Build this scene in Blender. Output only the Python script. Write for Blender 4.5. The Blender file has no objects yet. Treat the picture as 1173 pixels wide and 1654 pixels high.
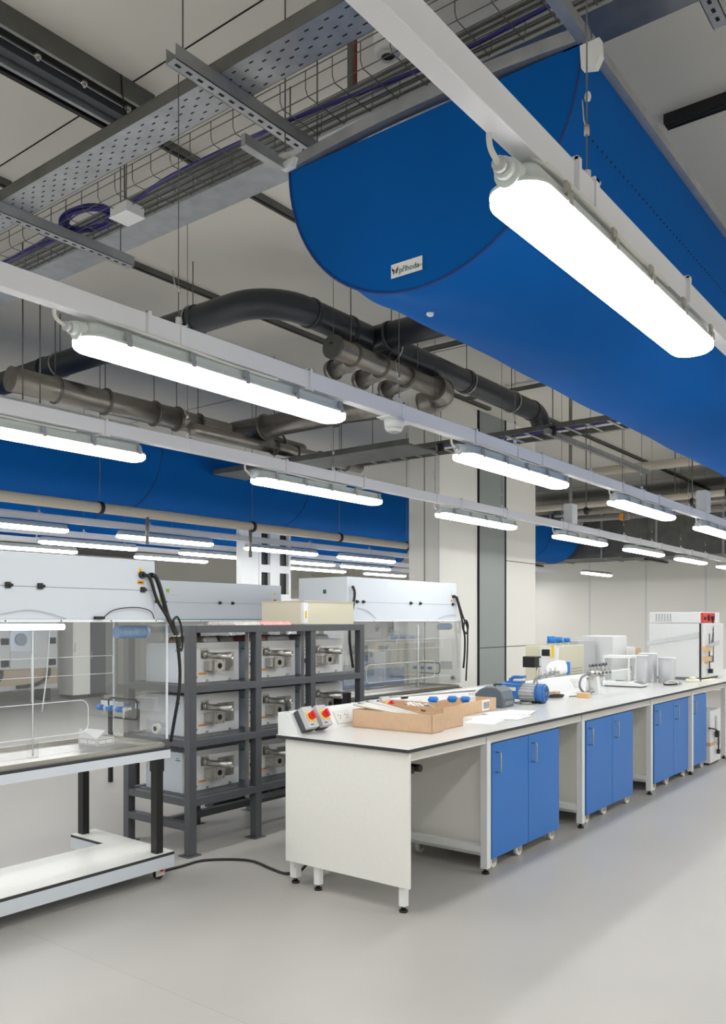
import bpy, math, random
from mathutils import Vector, Matrix
random.seed(7)
C = bpy.context.scene.collection
PI = math.pi

# ------------------------------------------------------------------ materials
MATS = {}
def lin(c):
    return tuple(((v/255)/12.92 if v/255 <= .04045 else (((v/255)+.055)/1.055)**2.4) for v in c)
def mat(name, rgb, rough=.5, metal=0., noise=0., scale=8., bump=0., emit=0., stretch=None, sheen=0., coat=0.):
    if name in MATS: return MATS[name]
    m = bpy.data.materials.new(name); m.use_nodes = True
    nt = m.node_tree; b = nt.nodes['Principled BSDF']
    c = lin(rgb)
    b.inputs['Base Color'].default_value = (*c, 1)
    b.inputs['Roughness'].default_value = rough
    b.inputs['Metallic'].default_value = metal
    if sheen: b.inputs['Sheen Weight'].default_value = sheen
    if coat: b.inputs['Coat Weight'].default_value = coat
    if noise or bump:
        tc = nt.nodes.new('ShaderNodeTexCoord'); n = nt.nodes.new('ShaderNodeTexNoise')
        n.inputs['Scale'].default_value = scale; n.inputs['Detail'].default_value = 4
        if stretch:
            mp = nt.nodes.new('ShaderNodeMapping'); mp.inputs['Scale'].default_value = stretch
            nt.links.new(tc.outputs['Object'], mp.inputs[0]); nt.links.new(mp.outputs[0], n.inputs['Vector'])
        else:
            nt.links.new(tc.outputs['Object'], n.inputs['Vector'])
        if noise:
            r = nt.nodes.new('ShaderNodeValToRGB')
            r.color_ramp.elements[0].position = .3; r.color_ramp.elements[1].position = .7
            r.color_ramp.elements[0].color = (*[v*(1-noise) for v in c], 1)
            r.color_ramp.elements[1].color = (*[min(1, v*(1+noise)) for v in c], 1)
            nt.links.new(n.outputs['Fac'], r.inputs[0]); nt.links.new(r.outputs[0], b.inputs['Base Color'])
        if bump:
            bm = nt.nodes.new('ShaderNodeBump'); bm.inputs['Strength'].default_value = bump; bm.inputs['Distance'].default_value = .01
            nt.links.new(n.outputs['Fac'], bm.inputs['Height']); nt.links.new(bm.outputs[0], b.inputs['Normal'])
    if emit:
        b.inputs['Emission Color'].default_value = (*c, 1); b.inputs['Emission Strength'].default_value = emit
    MATS[name] = m
    return m
def mat_clear(name, tint=(.97, .985, .98), gloss=.5, haze=0.):
    m = bpy.data.materials.new(name); m.use_nodes = True
    nt = m.node_tree; nt.nodes.clear()
    o = nt.nodes.new('ShaderNodeOutputMaterial'); mx = nt.nodes.new('ShaderNodeMixShader')
    t = nt.nodes.new('ShaderNodeBsdfTransparent'); t.inputs[0].default_value = (*tint, 1)
    g = nt.nodes.new('ShaderNodeBsdfGlossy'); g.inputs['Roughness'].default_value = .03
    f = nt.nodes.new('ShaderNodeFresnel'); f.inputs[0].default_value = 1.45
    ma = nt.nodes.new('ShaderNodeMath'); ma.operation = 'MULTIPLY'; ma.inputs[1].default_value = gloss
    nt.links.new(f.outputs[0], ma.inputs[0]); nt.links.new(ma.outputs[0], mx.inputs[0])
    src = t
    if haze:
        d = nt.nodes.new('ShaderNodeBsdfDiffuse'); d.inputs[0].default_value = (.9, .92, .93, 1)
        m2 = nt.nodes.new('ShaderNodeMixShader'); m2.inputs[0].default_value = haze
        nt.links.new(t.outputs[0], m2.inputs[1]); nt.links.new(d.outputs[0], m2.inputs[2]); src = m2
    nt.links.new(src.outputs[0], mx.inputs[1]); nt.links.new(g.outputs[0], mx.inputs[2])
    nt.links.new(mx.outputs[0], o.inputs[0]); MATS[name] = m
    return m

white = mat('white_powdercoat', (226, 228, 228), .45)
trunk_m = mat('white_trunking', (226, 227, 232), .4)
lam = mat('bench_laminate', (228, 228, 223), .35, noise=.015, scale=40)
top_m = mat('worktop_laminate', (212, 213, 210), .22, noise=.02, scale=60)
panel_m = mat('cream_panel', (240, 239, 232), .4)
edge_m = mat('black_edge', (48, 50, 52), .5)
blue_m = mat('blue_laminate', (36, 114, 196), .35, noise=.01, scale=5)
rack_m = mat('grey_painted_steel', (82, 85, 90), .4, noise=.03, scale=20)
black = mat('black_plastic', (20, 20, 22), .45)
dark = mat('dark_gap', (12, 12, 13), .8)
hoodm = mat('hood_housing', (206, 213, 221), .35)
hoodside = mat('hood_trim_blue', (186, 200, 222), .35)
steel = mat('brushed_steel', (190, 188, 182), .32, .85, noise=.08, scale=30)
stain = mat('stainless_tray', (190, 188, 182), .28, 1., noise=.05, scale=12)
galv = mat('galvanised_steel', (176, 179, 182), .4, .75, noise=.12, scale=9)
galvd = mat('dull_galvanised', (112, 113, 110), .55, .7, noise=.15, scale=6)
duct_m = mat('spiral_duct_steel', (150, 146, 140), .36, .9, noise=.12, scale=5, stretch=(1, 4, 4))
pvc = mat('dark_grey_pvc', (48, 52, 58), .35)
fab = mat('blue_duct_fabric', (0, 90, 170), .9, noise=.04, scale=3, bump=.12)
fab.node_tree.nodes['Principled BSDF'].inputs['Specular IOR Level'].default_value = .15
fabd = mat('blue_fabric_seam', (2, 60, 130), .8)
hous = mat('fixture_housing', (208, 216, 214), .45)
glow = mat('fixture_diffuser', (255, 254, 252), .5, emit=1.)
glow.node_tree.nodes['Principled BSDF'].inputs['Emission Strength'].default_value = 23.
lampm = mat('hood_lamp_glow', (225, 238, 255), .5, emit=6.)
red = mat('red_plastic', (214, 36, 40), .4)
yellow = mat('yellow_plate', (244, 200, 40), .45)
orange = mat('orange_label', (226, 150, 40), .6)
greyp = mat('light_grey_plastic', (186, 188, 190), .45)
midg = mat('mid_grey_plastic', (128, 130, 134), .5)
cord = mat('purple_cable', (46, 40, 120), .5)
redc = mat('red_cable', (166, 22, 26), .45)
whitec = mat('white_cable', (216, 216, 210), .5)
card = mat('brown_cardboard', (206, 174, 142), .8, noise=.05, scale=25)
wood = mat('pale_wood', (220, 184, 136), .6, noise=.08, scale=30, stretch=(1, 8, 8))
beige = mat('beige_enamel', (208, 204, 181), .45)
cyan = mat('blue_cap', (20, 120, 205), .4)
teal = mat('teal_stripe', (20, 130, 135), .5)
green = mat('green_stripe', (150, 200, 60), .5)
pink = mat('pink_wrap', (232, 150, 146), .5, noise=.2, scale=40)
paper = mat('white_paper', (238, 236, 234), .8, noise=.03, scale=90)
furn = mat('furnace_enamel', (224, 226, 226), .4)
furns = mat('furnace_side', (196, 204, 214), .4)
castw = mat('white_wheel', (220, 219, 212), .5)
printm = mat('slate_plastic', (88, 100, 108), .45)
pumpb = mat('pump_blue', (48, 108, 176), .4)
foam = mat('cream_foam', (232, 228, 206), .8, noise=.03, scale=30)
ink = mat('black_ink', (30, 30, 34), .8)
tealk = mat('teal_ink', (16, 110, 120), .8)
clear = mat_clear('clear_acrylic', (.985, .99, .99), gloss=.45, haze=.02)
edgec = mat('acrylic_edge', (236, 242, 246), .2, coat=.5)
frost = mat_clear('frosted_plastic', (.95, .96, .97), gloss=.6, haze=.45)
redd = mat('conduit_grey', (150, 148, 142), .4, .6)
creamp = mat('cream_pipe', (206, 198, 184), .5)

# floor: seamless grey vinyl with faint mottling and weld lines
def floor_mat():
    m = bpy.data.materials.new('grey_vinyl_floor'); m.use_nodes = True
    nt = m.node_tree; b = nt.nodes['Principled BSDF']; L = nt.links
    tc = nt.nodes.new('ShaderNodeTexCoord')
    n1 = nt.nodes.new('ShaderNodeTexNoise'); n1.inputs['Scale'].default_value = 1.3; n1.inputs['Detail'].default_value = 5
    n2 = nt.nodes.new('ShaderNodeTexNoise'); n2.inputs['Scale'].default_value = 160
    mp = nt.nodes.new('ShaderNodeMapping'); mp.inputs['Rotation'].default_value = (0, 0, PI/2); mp.inputs['Location'].default_value = (0, -2.34, 0)
    br = nt.nodes.new('ShaderNodeTexBrick'); br.offset = 0
    br.inputs['Scale'].default_value = 1; br.inputs['Brick Width'].default_value = 12; br.inputs['Row Height'].default_value = 9.0
    br.inputs['Mortar Size'].default_value = .0025; br.inputs['Mortar Smooth'].default_value = .5
    g1 = lin((168, 166, 161)); g2 = lin((172, 170, 165))
    br.inputs['Color1'].default_value = (*g1, 1); br.inputs['Color2'].default_value = (*g2, 1); br.inputs['Mortar'].default_value = (*lin((154, 152, 148)), 1)
    mx = nt.nodes.new('ShaderNodeMix'); mx.data_type = 'RGBA'; mx.blend_type = 'MULTIPLY'; mx.inputs[0].default_value = 1
    rp = nt.nodes.new('ShaderNodeValToRGB'); rp.color_ramp.elements[0].position = .3; rp.color_ramp.elements[1].position = .75
    rp.color_ramp.elements[0].color = (.93, .93, .93, 1); rp.color_ramp.elements[1].color = (1, 1, 1, 1)
    ad = nt.nodes.new('ShaderNodeMath'); ad.operation = 'MULTIPLY_ADD'; ad.inputs[1].default_value = .3
    L.new(tc.outputs['Object'], n1.inputs['Vector']); L.new(tc.outputs['Object'], n2.inputs['Vector']); L.new(tc.outputs['Object'], mp.inputs[0]); L.new(mp.outputs[0], br.inputs['Vector'])
    L.new(n2.outputs['Fac'], ad.inputs[0]); L.new(n1.outputs['Fac'], ad.inputs[2])
    L.new(ad.outputs[0], rp.inputs[0]); L.new(br.outputs['Color'], mx.inputs[6]); L.new(rp.outputs[0], mx.inputs[7]); L.new(mx.outputs[2], b.inputs['Base Color'])
    b.inputs['Roughness'].default_value = .38; b.inputs['Specular IOR Level'].default_value = .35
    return m
def perf_mat():
    m = bpy.data.materials.new('perforated_beige_sheet'); m.use_nodes = True
    nt = m.node_tree; b = nt.nodes['Principled BSDF']; L = nt.links
    tc = nt.nodes.new('ShaderNodeTexCoord'); v = nt.nodes.new('ShaderNodeTexVoronoi'); v.inputs['Scale'].default_value = 45; v.inputs['Randomness'].default_value = 0
    r = nt.nodes.new('ShaderNodeValToRGB'); r.color_ramp.elements[0].position = .28; r.color_ramp.elements[1].position = .34
    r.color_ramp.elements[0].color = (.1, .08, .06, 1); r.color_ramp.elements[1].color = (*lin((206, 186, 162)), 1)
    L.new(tc.outputs['Object'], v.inputs['Vector']); L.new(v.outputs['Distance'], r.inputs[0]); L.new(r.outputs[0], b.inputs['Base Color'])
    return m

# ------------------------------------------------------------------ mesh builder
class MB:
    def __init__(s): s.v = []; s.f = []; s.m = []; s.s = []; s.mats = []
    def mi(s, m):
        if m not in s.mats: s.mats.append(m)
        return s.mats.index(m)
    def add(s, vs, fs, m, smooth=False):
        o = len(s.v); s.v += [tuple(p) for p in vs]; k = s.mi(m)
        for i, f in enumerate(fs):
            s.f.append([a+o for a in f]); s.m.append(k); s.s.append(smooth if isinstance(smooth, bool) else smooth[i])
        return s
    def box(s, x0, x1, y0, y1, z0, z1, m, M=None):
        vs = [Vector((x, y, z)) for z in (z0, z1) for y in (y0, y1) for x in (x0, x1)]
        if M: vs = [M @ p for p in vs]
        return s.add(vs, [(0, 2, 3, 1), (4, 5, 7, 6), (0, 1, 5, 4), (2, 6, 7, 3), (0, 4, 6, 2), (1, 3, 7, 5)], m)
    def cyl(s, p0, p1, r, m, seg=16, r1=None, caps=True):
        p0 = Vector(p0); p1 = Vector(p1); r1 = r if r1 is None else r1
        d = (p1-p0).normalized(); a = d.orthogonal().normalized(); b = d.cross(a)
        vs = []
        for p, rr in ((p0, r), (p1, r1)):
            for i in range(seg):
                t = 2*PI*i/seg; vs.append(p+rr*(math.cos(t)*a+math.sin(t)*b))
        fs = [(i, (i+1) % seg, seg+(i+1) % seg, seg+i) for i in range(seg)]; sm = [True]*seg
        if caps: fs += [tuple(range(seg))[::-1], tuple(range(seg, 2*seg))]; sm += [False, False]
        return s.add(vs, fs, m, sm)
    def ring(s, p0, p1, r, ri, m, seg=20):
        p0 = Vector(p0); p1 = Vector(p1); d = (p1-p0).normalized(); a = d.orthogonal().normalized(); b = d.cross(a)
        vs = []
        for p, rr in ((p0, r), (p1, r), (p1, ri), (p0, ri)):
            for i in range(seg):
                t = 2*PI*i/seg; vs.append(p+rr*(math.cos(t)*a+math.sin(t)*b))
        fs = []; sm = []
        for k in range(4):
            k2 = (k+1) % 4
            for i in range(seg):
                j = (i+1) % seg; fs.append((k*seg+i, k*seg+j, k2*seg+j, k2*seg+i)); sm.append(k in (0, 2))
        return s.add(vs, fs, m, sm)
    def tube(s, pts, r, m, seg=8, closed=False, sub=0):
        pts = [Vector(p) for p in pts]
        if sub:
            q = []; n = len(pts)
            rng = range(n if closed else n-1)
            for i in rng:
                p0 = pts[i-1] if (i > 0 or closed) else pts[0]; p1 = pts[i]; p2 = pts[(i+1) % n]
                p3 = pts[(i+2) % n] if (closed or i+2 < n) else pts[-1]
                for k in range(sub):
                    t = k/sub
                    q.append(.5*((2*p1)+(p2-p0)*t+(2*p0-5*p1+4*p2-p3)*t*t+(3*p1-3*p2+p3-p0)*t**3))
            if not closed: q.append(pts[-1])
            pts = q
        n = len(pts); tang = []
        for i in range(n):
            a = pts[(i-1) % n] if (closed or i > 0) else pts[0]; b = pts[(i+1) % n] if (closed or i < n-1) else pts[-1]
            tang.append((b-a).normalized())
        nrm = tang[0].orthogonal().normalized(); vs = []
        for i in range(n):
            nrm = (nrm-tang[i]*nrm.dot(tang[i])).normalized(); bi = tang[i].cross(nrm)
            for k in range(seg):
                t = 2*PI*k/seg; vs.append(pts[i]+r*(math.cos(t)*nrm+math.sin(t)*bi))
        fs = []; sm = []
        for i in range(n if closed else n-1):
            j = (i+1) % n
            for k in range(seg):
                l = (k+1) % seg; fs.append((i*seg+k, i*seg+l, j*seg+l, j*seg+k)); sm.append(True)
        if not closed: fs += [tuple(range(seg))[::-1], tuple(range((n-1)*seg, n*seg))]; sm += [False, False]
        return s.add(vs, fs, m, sm)
    def prism(s, poly, axis, a0, a1, m, smooth=False):
        def P(u, v, w): return {'x': (w, u, v), 'y': (u, w, v), 'z': (u, v, w)}[axis]
        n = len(poly); vs = [P(u, v, a0) for u, v in poly]+[P(u, v, a1) for u, v in poly]
        fs = [(i, (i+1) % n, n+(i+1) % n, n+i) for i in range(n)]+[tuple(range(n))[::-1], tuple(range(n, 2*n))]
        return s.add(vs, fs, m, [smooth]*n+[False, False])
    def loft(s, rings, m, cap0=True, cap1=True, smooth=True):
        n = len(rings[0]); vs = [p for r in rings for p in r]; fs = []; sm = []
        for k in range(len(rings)-1):
            for i in range(n):
                j = (i+1) % n; fs.append((k*n+i, k*n+j, (k+1)*n+j, (k+1)*n+i)); sm.append(smooth)
        if cap0: fs.append(tuple(range(n))[::-1]); sm.append(False)
        if cap1: fs.append(tuple(range((len(rings)-1)*n, len(rings)*n))); sm.append(False)
        return s.add(vs, fs, m, sm)
    def build(s, name, parent=None, bevel=0., loc=(0, 0, 0), rot=None):
        me = bpy.data.meshes.new(name); me.from_pydata(s.v, [], s.f)
        for mm in s.mats: me.materials.append(mm)
        me.polygons.foreach_set('material_index', s.m); me.polygons.foreach_set('use_smooth', s.s); me.update()
        import bmesh
        b = bmesh.new(); b.from_mesh(me); bmesh.ops.recalc_face_normals(b, faces=b.faces[:]); b.to_mesh(me); b.free()
        o = bpy.data.objects.new(name, me); C.objects.link(o); o.location = loc
        if rot: o.rotation_euler = rot
        if parent: o.parent = parent
        if bevel:
            md = o.modifiers.new('bevel', 'BEVEL'); md.width = bevel; md.segments = 2; md.limit_method = 'ANGLE'; md.angle_limit = 1.0
        return o
def tag(o, label, cat, group=None, kind=None):
    o['label'] = label; o['category'] = cat
    if group: o['group'] = group
    if kind: o['kind'] = kind
    return o
def thing(name, label, cat, loc=(0, 0, 0), rz=0, group=None):
    o = bpy.data.objects.new(name, None); C.objects.link(o); o.location = loc; o.rotation_euler = (0, 0, rz)
    o.empty_display_size = .1
    return tag(o, label, cat, group)
def struct(mb, name, **k):
    o = mb.build(name, **k); o['kind'] = 'structure'; return o
def dup(o, parent=None, **kw):
    c = o.copy(); C.objects.link(c)
    if parent: c.parent = parent
    for ch in [x for x in KIDS.get(o.name, [])]: dup(ch, c)
    return c
KIDS = {}
def index_kids():
    KIDS.clear()
    for o in bpy.data.objects:
        if o.parent: KIDS.setdefault(o.parent.name, []).append(o)
def txt(body, name, size, parent, loc, rot, m, align='LEFT', ext=.0006):
    cu = bpy.data.curves.new(name, 'FONT'); cu.body = body; cu.size = size; cu.extrude = ext; cu.align_x = align
    cu.materials.append(m); o = bpy.data.objects.new(name, cu); C.objects.link(o); o.location = loc; o.rotation_euler = rot
    me = bpy.data.meshes.new_from_object(o); bpy.data.objects.remove(o)
    o = bpy.data.objects.new(name, me); C.objects.link(o); o.location = loc; o.rotation_euler = rot
    if parent: o.parent = parent
    return o
ORD = ['first', 'second', 'third', 'fourth', 'fifth', 'sixth', 'seventh', 'eighth', 'ninth', 'tenth', 'eleventh', 'twelfth']

# ------------------------------------------------------------------ room
CEIL = 4.6
fm = floor_mat()
struct(MB().box(-7, 20, -7, 17.5, -.1, 0, fm), 'floor')
struct(MB().box(20, 20.2, -7, 17.5, 0, CEIL, panel_m), 'wall_far')
struct(MB().box(-7, 20, 17.5, 17.7, 0, CEIL, panel_m), 'wall_left')
struct(MB().box(-7, 20, -7.2, -7, 0, CEIL, panel_m), 'wall_right')
struct(MB().box(-7.2, -7, -7, 17.5, 0, CEIL, panel_m), 'wall_back')
ceil_m = mat('ceiling_panel', (226, 223, 214), .5, noise=.03, scale=1.2)
struct(MB().box(-7, 20, -7, 17.5, CEIL, CEIL+.1, ceil_m), 'ceiling')
# dark joint lines between the ceiling panels
b = MB()
for x in (-4.6, -2.1, .4, 2.9, 7.9, 12.9, 17.9):
    b.box(x-.004, x+.004, -7, 17.5, CEIL-.003, CEIL, dark)
struct(b, 'trim_1')
# joints of the far wall
b = MB()
for y in (6.89, 5.51, 3.4, 8.3): b.box(19.985, 20, y-.02, y+.02, 0, CEIL, white)
struct(b, 'trim_2')
# panelled shaft
b = MB().box(9.44, 12.28, 6.0, 6.5, 0, CEIL, panel_m)
struct(b, 'wall_shaft')
shd = mat('shaft_recess_panel', (150, 158, 156), .4)
b = MB().box(10.47, 11.22, 5.985, 6.0, 0, CEIL, shd)
for x in (10.42, 11.22): b.box(x+.01, x+.042, 5.98, 6.0, 0, CEIL, dark)
b.box(10.48, 11.22, 5.98, 6.0, 1.20, 1.208, dark)
for z in (1.205, 2.5): b.box(11.28, 12.28, 5.994, 6.0, z-.004, z+.004, dark)
b.box(9.425, 9.44, 6.0, 6.02, 0, CEIL, white)
b.box(9.432, 9.44, 6.24, 6.25, 0, CEIL, midg)
struct(b, 'trim_3')

# ------------------------------------------------------------------ ceiling rails (strut channel fixed under the ceiling)
def strut(name, label, axis, a0, a1, c, z, w=.041, h=.041, m=galvd, slots=False, cat='strut channel', group=None):
    """bottom face at z"""
    b = MB()
    def bx(p0, p1, q0, q1, z0, z1, mm):
        if axis == 'x': b.box(p0, p1, q0, q1, z0, z1, mm)
        else: b.box(q0, q1, p0, p1, z0, z1, mm)
    bx(a0, a1, c-w/2, c+w/2, z+.003, z+h, m)
    bx(a0, a1, c-w/2, c-w/2+.008, z, z+.003, m); bx(a0, a1, c+w/2-.008, c+w/2, z, z+.003, m)
    if slots:
        bx(a0, a1, c-w/2, c+w/2, z, z+.003, m)
        n = int((a1-a0)/.075)
        for i in range(n): bx(a0+.02+i*.075, a0+.05+i*.075, c-.007, c+.007, z-.0008, z+.001, dark)
    else:
        bx(a0, a1, c-.012, c+.012, z+.0015, z+.0045, dark)
    o = b.build(name); return tag(o, label, cat, group)
for x0, x1, y, t in ((3.2, 9.4, 4.18, 'long grey rail under the ceiling above the black pipe elbow'),
                     (2.0, 10.42, 5.8, 'long grey rail under the ceiling running back to the white shaft'),
                     (10.4, 19.9, 5.4, 'grey rail under the ceiling beyond the white shaft'),
                     (2.2, 3.05, 5.42, 'short grey rail under the ceiling at the left picture edge')):
    strut('ceiling_rail', t, 'x', x0, x1, y, CEIL-.041, w=.06, group='ceiling rails')
strut('ceiling_rail', 'black rail under the ceiling right of the big blue duct', 'y', -2, 1.62, 5.05, CEIL-.06, w=.08, h=.06, m=black, group='ceiling rails')
for x in (7.6, 9.6):
    strut('ceiling_rail', 'grey rail crossing over the black pipe, %s the white shaft' % ('before' if x < 8 else 'beside'), 'y', 3.0, 5.75, x, CEIL-.085, w=.05, group='ceiling rails')
# big double rail top left
t = thing('sliding_rail', 'wide twin steel rail with bolts under the ceiling, top left', 'rail', (0, 0, CEIL-.12))
b = MB()
b.box(.6, 3.05, 3.86, 3.98, .06, .12, galvd); b.box(.6, 3.05, 3.86, 3.875, 0, .06, galvd); b.box(.6, 3.05, 3.93, 3.94, .0, .06, galvd); b.box(.6, 3.05, 3.855, 3.862, -.006, .004, galv).box(.6, 3.05, 3.925, 3.932, -.006, .004, galv).box(.6, 3.05, 3.976, 3.984, .05, .064, galv)
b.build('channel', t)
MB().box(.6, 3.02, 4.0, 4.06, .0, .12, rack_m).build('track', t)
b = MB().box(.6, 3.0, 4.075, 4.10, -.03, .12, galv); b.build('lip', t)
MB().box(.6, 3.0, 4.13, 4.16, -.03, .12, black).build('gasket', t)
for x in (1.6, 1.95, 2.35, 2.62, 2.9):
    MB().cyl((x, 3.905, -.02), (x, 3.905, .0), .018, steel, 6).cyl((x, 3.905, -.035), (x, 3.905, -.02), .008, steel, 8).build('bolt', t)
MB().cyl((3.0, 4.05, -.11), (3.0, 4.05, -.02), .02, black, 10).cyl((3.0, 4.05, -.15), (3.0, 4.05, -.11), .011, black, 10).build('bumper', t)

# ------------------------------------------------------------------ slotted channels, perforated tray, basket tray, trunking beam
def slotted(label, axis, a0, a1, c, z, w=.06, h=.06):
    b = MB(); m = galv
    def bx(p0, p1, q0, q1, z0, z1, mm):
        if axis == 'x': b.box(p0, p1, q0, q1, z0, z1, mm)
        else: b.box(q0, q1, p0, p1, z0, z1, mm)
    bx(a0, a1, c-w/2, c+w/2, z, z+.003, m); bx(a0, a1, c-w/2, c-w/2+.003, z, z+h, m); bx(a0, a1, c+w/2-.003, c+w/2, z, z+h, m)
    n = int((a1-a0)/.058)
    for i in range(n):
        p = a0+.018+i*.058; bx(p+.004, p+.03, c-.007, c+.007, z-.0008, z+.0036, dark)
        pass
    for k in (a0+.06, a1-.08):
        q = (k, c) if axis == 'x' else (c, k)
        b.cyl((*q, z+h), (*q, CEIL), .004, galvd, 6)
    return tag(b.build('slotted_channel'), label, 'strut channel', 'slotted channels carrying the trays')
slotted('slotted steel channel under the trays, right beside the blue duct', 'x', 2.14, 3.1, 2.61, 3.80)
slotted('slotted steel channel under the trays at the left picture edge', 'x', 1.7, 3.24, 4.33, 3.80)
slotted('slotted steel channel cut by the top right picture corner', 'x', 2.6, 3.56, .92, 4.0)
# perforated tray
t = thing('perforated_tray', 'perforated galvanised cable tray crossing the ceiling, top left', 'cable tray', (0, 0, 3.862))
b = MB()
b.box(2.372, 2.56, 1.0, 6.5, 0, .002, galv)
y = 1.02; r_ = 0
while y < 6.45:
    for q in range(3):
        x = 2.40+q*.055+(.025 if r_ % 2 else 0)
        if x < 2.54: b.box(x, x+.006, y, y+.022, -.0007, .0026, dark)
    y += .05; r_ += 1
b.build('perforated_base', t)
MB().box(2.37, 2.373, 1.0, 6.5, 0, .06, galvd).box(2.37, 2.385, 1.0, 6.5, .058, .06, galvd).build('side_flange', t)
MB().box(2.558, 2.561, 1.0, 6.5, 0, .06, galvd).build('side_flange', t)
# wire basket tray
t = thing('basket_tray', 'wire mesh basket tray carrying purple cables beside the perforated tray', 'cable tray', (0, 0, 3.87))
b = MB(); r = .0024
for x, z in ((2.70, .10), (2.70, .06), (2.72, .0), (2.78, .0), (2.84, .0), (2.90, .0), (2.96, .0), (2.98, .06), (2.98, .10)):
    b.tube([(x, 1.0, z), (x, 8.0, z)], r, galvd, 6)
b.build('long_wires', t)
b = MB()
for i in range(46):
    y = 1.05+i*.15
    b.tube([(2.70, y, .10), (2.70, y, .02), (2.715, y, -.004), (2.965, y, -.004), (2.98, y, .02), (2.98, y, .10)], r, galvd, 6)
b.build('cross_wires', t)['kind'] = 'stuff'
b = MB(); b.tube([(2.86, 8, .012), (2.84, 6, .014), (2.82, 5, .012), (2.86, 4.0, .012), (2.80, 3.4, .014), (2.82, 2.6, .012), (2.9, 1.8, .014), (2.86, 1, .012)], .009, cord, 8, sub=6)
b.tube([(2.80, 8, .012), (2.79, 6.2, .014), (2.84, 5.0, .03), (2.80, 4.4, .03)], .007, cord, 8, sub=6)
tag(b.build('data_cable', loc=(0, 0, 3.875)), 'purple data cable lying along the wire basket tray', 'cable')
b = MB()
for k in range(9):
    rr = .105+.012*(k % 4)+random.uniform(-.004, .004); zz = .012+.009*(k//3); ph = random.uniform(0, 6)
    cxx = 2.84+random.uniform(-.008, .008); cyy = 4.2+random.uniform(-.015, .015)
    b.tube([(cxx+.88*rr*math.cos(a*PI/8+ph), cyy+1.5*rr*math.sin(a*PI/8+ph), zz+.004*math.sin(a+k)) for a in range(16)], .0055, cord, 7, closed=True, sub=2)
tag(b.build('cable_coil', loc=(0, 0, 3.885)), 'coil of purple cable lying in the wire basket tray', 'cable coil')
# junction box on basket
t = thing('junction_box', 'white plastic junction box hanging at the wire basket tray', 'box', (2.86, 3.86, 3.83))
MB().box(-.06, .06, -.075, .075, 0, .055, white).build('housing', t, bevel=.006)
MB().box(-.064, .064, -.079, .079, -.008, .0, white).build('lid', t, bevel=.003)
MB().tube([(-.03, -.02, .055), (-.04, -.03, .25), (-.03, -.02, .5), (-.04, 0, .768)], .004, black, 6, sub=4).tube([(0, .01, .055), (.01, .02, .3), (0, .01, .768)], .003, black, 6, sub=4).build('cable', t)
# red cables
b = MB()
for k in range(5):
    o_ = k*.012
    b.tube([(2.44+o_*.8, .9, 3.872), (2.44+o_*.8, 2.0, 3.872), (2.48+o_*.8, 2.42, 3.90), (2.575+o_*.6, 2.60+o_*.5, 3.965), (2.64, 2.65+o_*.6, 3.90), (2.75, 2.655+o_*.8, 3.885+.004*k), (3.0, 2.65+o_*.6, 3.882), (3.18, 2.64+o_*.5, 3.885)], .006, redc, 7, sub=6)
tag(b.build('red_cable_bundle'), 'bundle of red cables running on the slotted channel to the duct', 'cable bundle')
b = MB()
for k in range(3): b.tube([(3.36+.012*k, 2.66, 4.6), (3.36+.012*k, 2.66, 4.26)], .006, redc, 7)
b.box(3.33, 3.352, 2.645, 2.675, 4.2, 4.6, galvd)
tag(b.build('red_cable_drop'), 'red cables dropping straight down behind the wire basket tray', 'cable bundle')
# round head above basket tray
t = thing('ceiling_sensor', 'round white sensor with red cables above the basket tray', 'sensor', (2.92, 2.12, 4.04))
MB().cyl((0, 0, 0), (0, 0, .03), .05, white, 24, .065).cyl((0, 0, .03), (0, 0, .11), .065, white, 24).cyl((0, 0, .11), (0, 0, .13), .065, white, 24, .05).build('body', t)
MB().ring((0, 0, -.012), (0, 0, .0), .04, .03, whitec).cyl((0, 0, -.004), (0, 0, .002), .03, black, 16).build('lens', t)
b = MB()
for k in range(4): b.tube([(.0, .0, .12), (-.02-.01*k, .03, .2), (-.06, .05+.01*k, .3), (-.02, .04, .45), (-.03, .06, .58)], .006, redc, 6, sub=5)
b.build('cable', t)
# trunking beam
b = MB().box(3.29, 3.50, -3.5, 8.2, 4.1, 4.27, galv)
for z in (4.13, 4.16, 4.2, 4.24): b.box(3.284, 3.29, -3.5, 8.2, z-.004, z+.004, galvd)
b.box(3.283, 3.30, -3.5, 8.2, 4.262, 4.275, galvd); b.box(3.283, 3.30, -3.5, 8.2, 4.098, 4.106, galv)
for y in (1.0, 3.2, 5.4, 7.6): b.cyl((3.47, y, 4.27), (3.47, y, CEIL), .005, galvd, 6)
tag(b.build('steel_trunking'), 'long galvanised steel trunking box crossing above the blue duct', 'trunking')
b = MB().box(1.6, 4.66, 6.15, 6.26, 3.09, 3.34, galv).box(4.48, 4.68, 6.14, 6.15, 3.12, 3.33, galv)
for x in (2.4, 3.6, 3.75): b.cyl((x, 6.2, 3.34), (x, 6.2, CEIL), .006, galvd, 6)
tag(b.build('steel_trunking'), 'deep galvanised trunking hung above the third light row at left', 'trunking')

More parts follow.
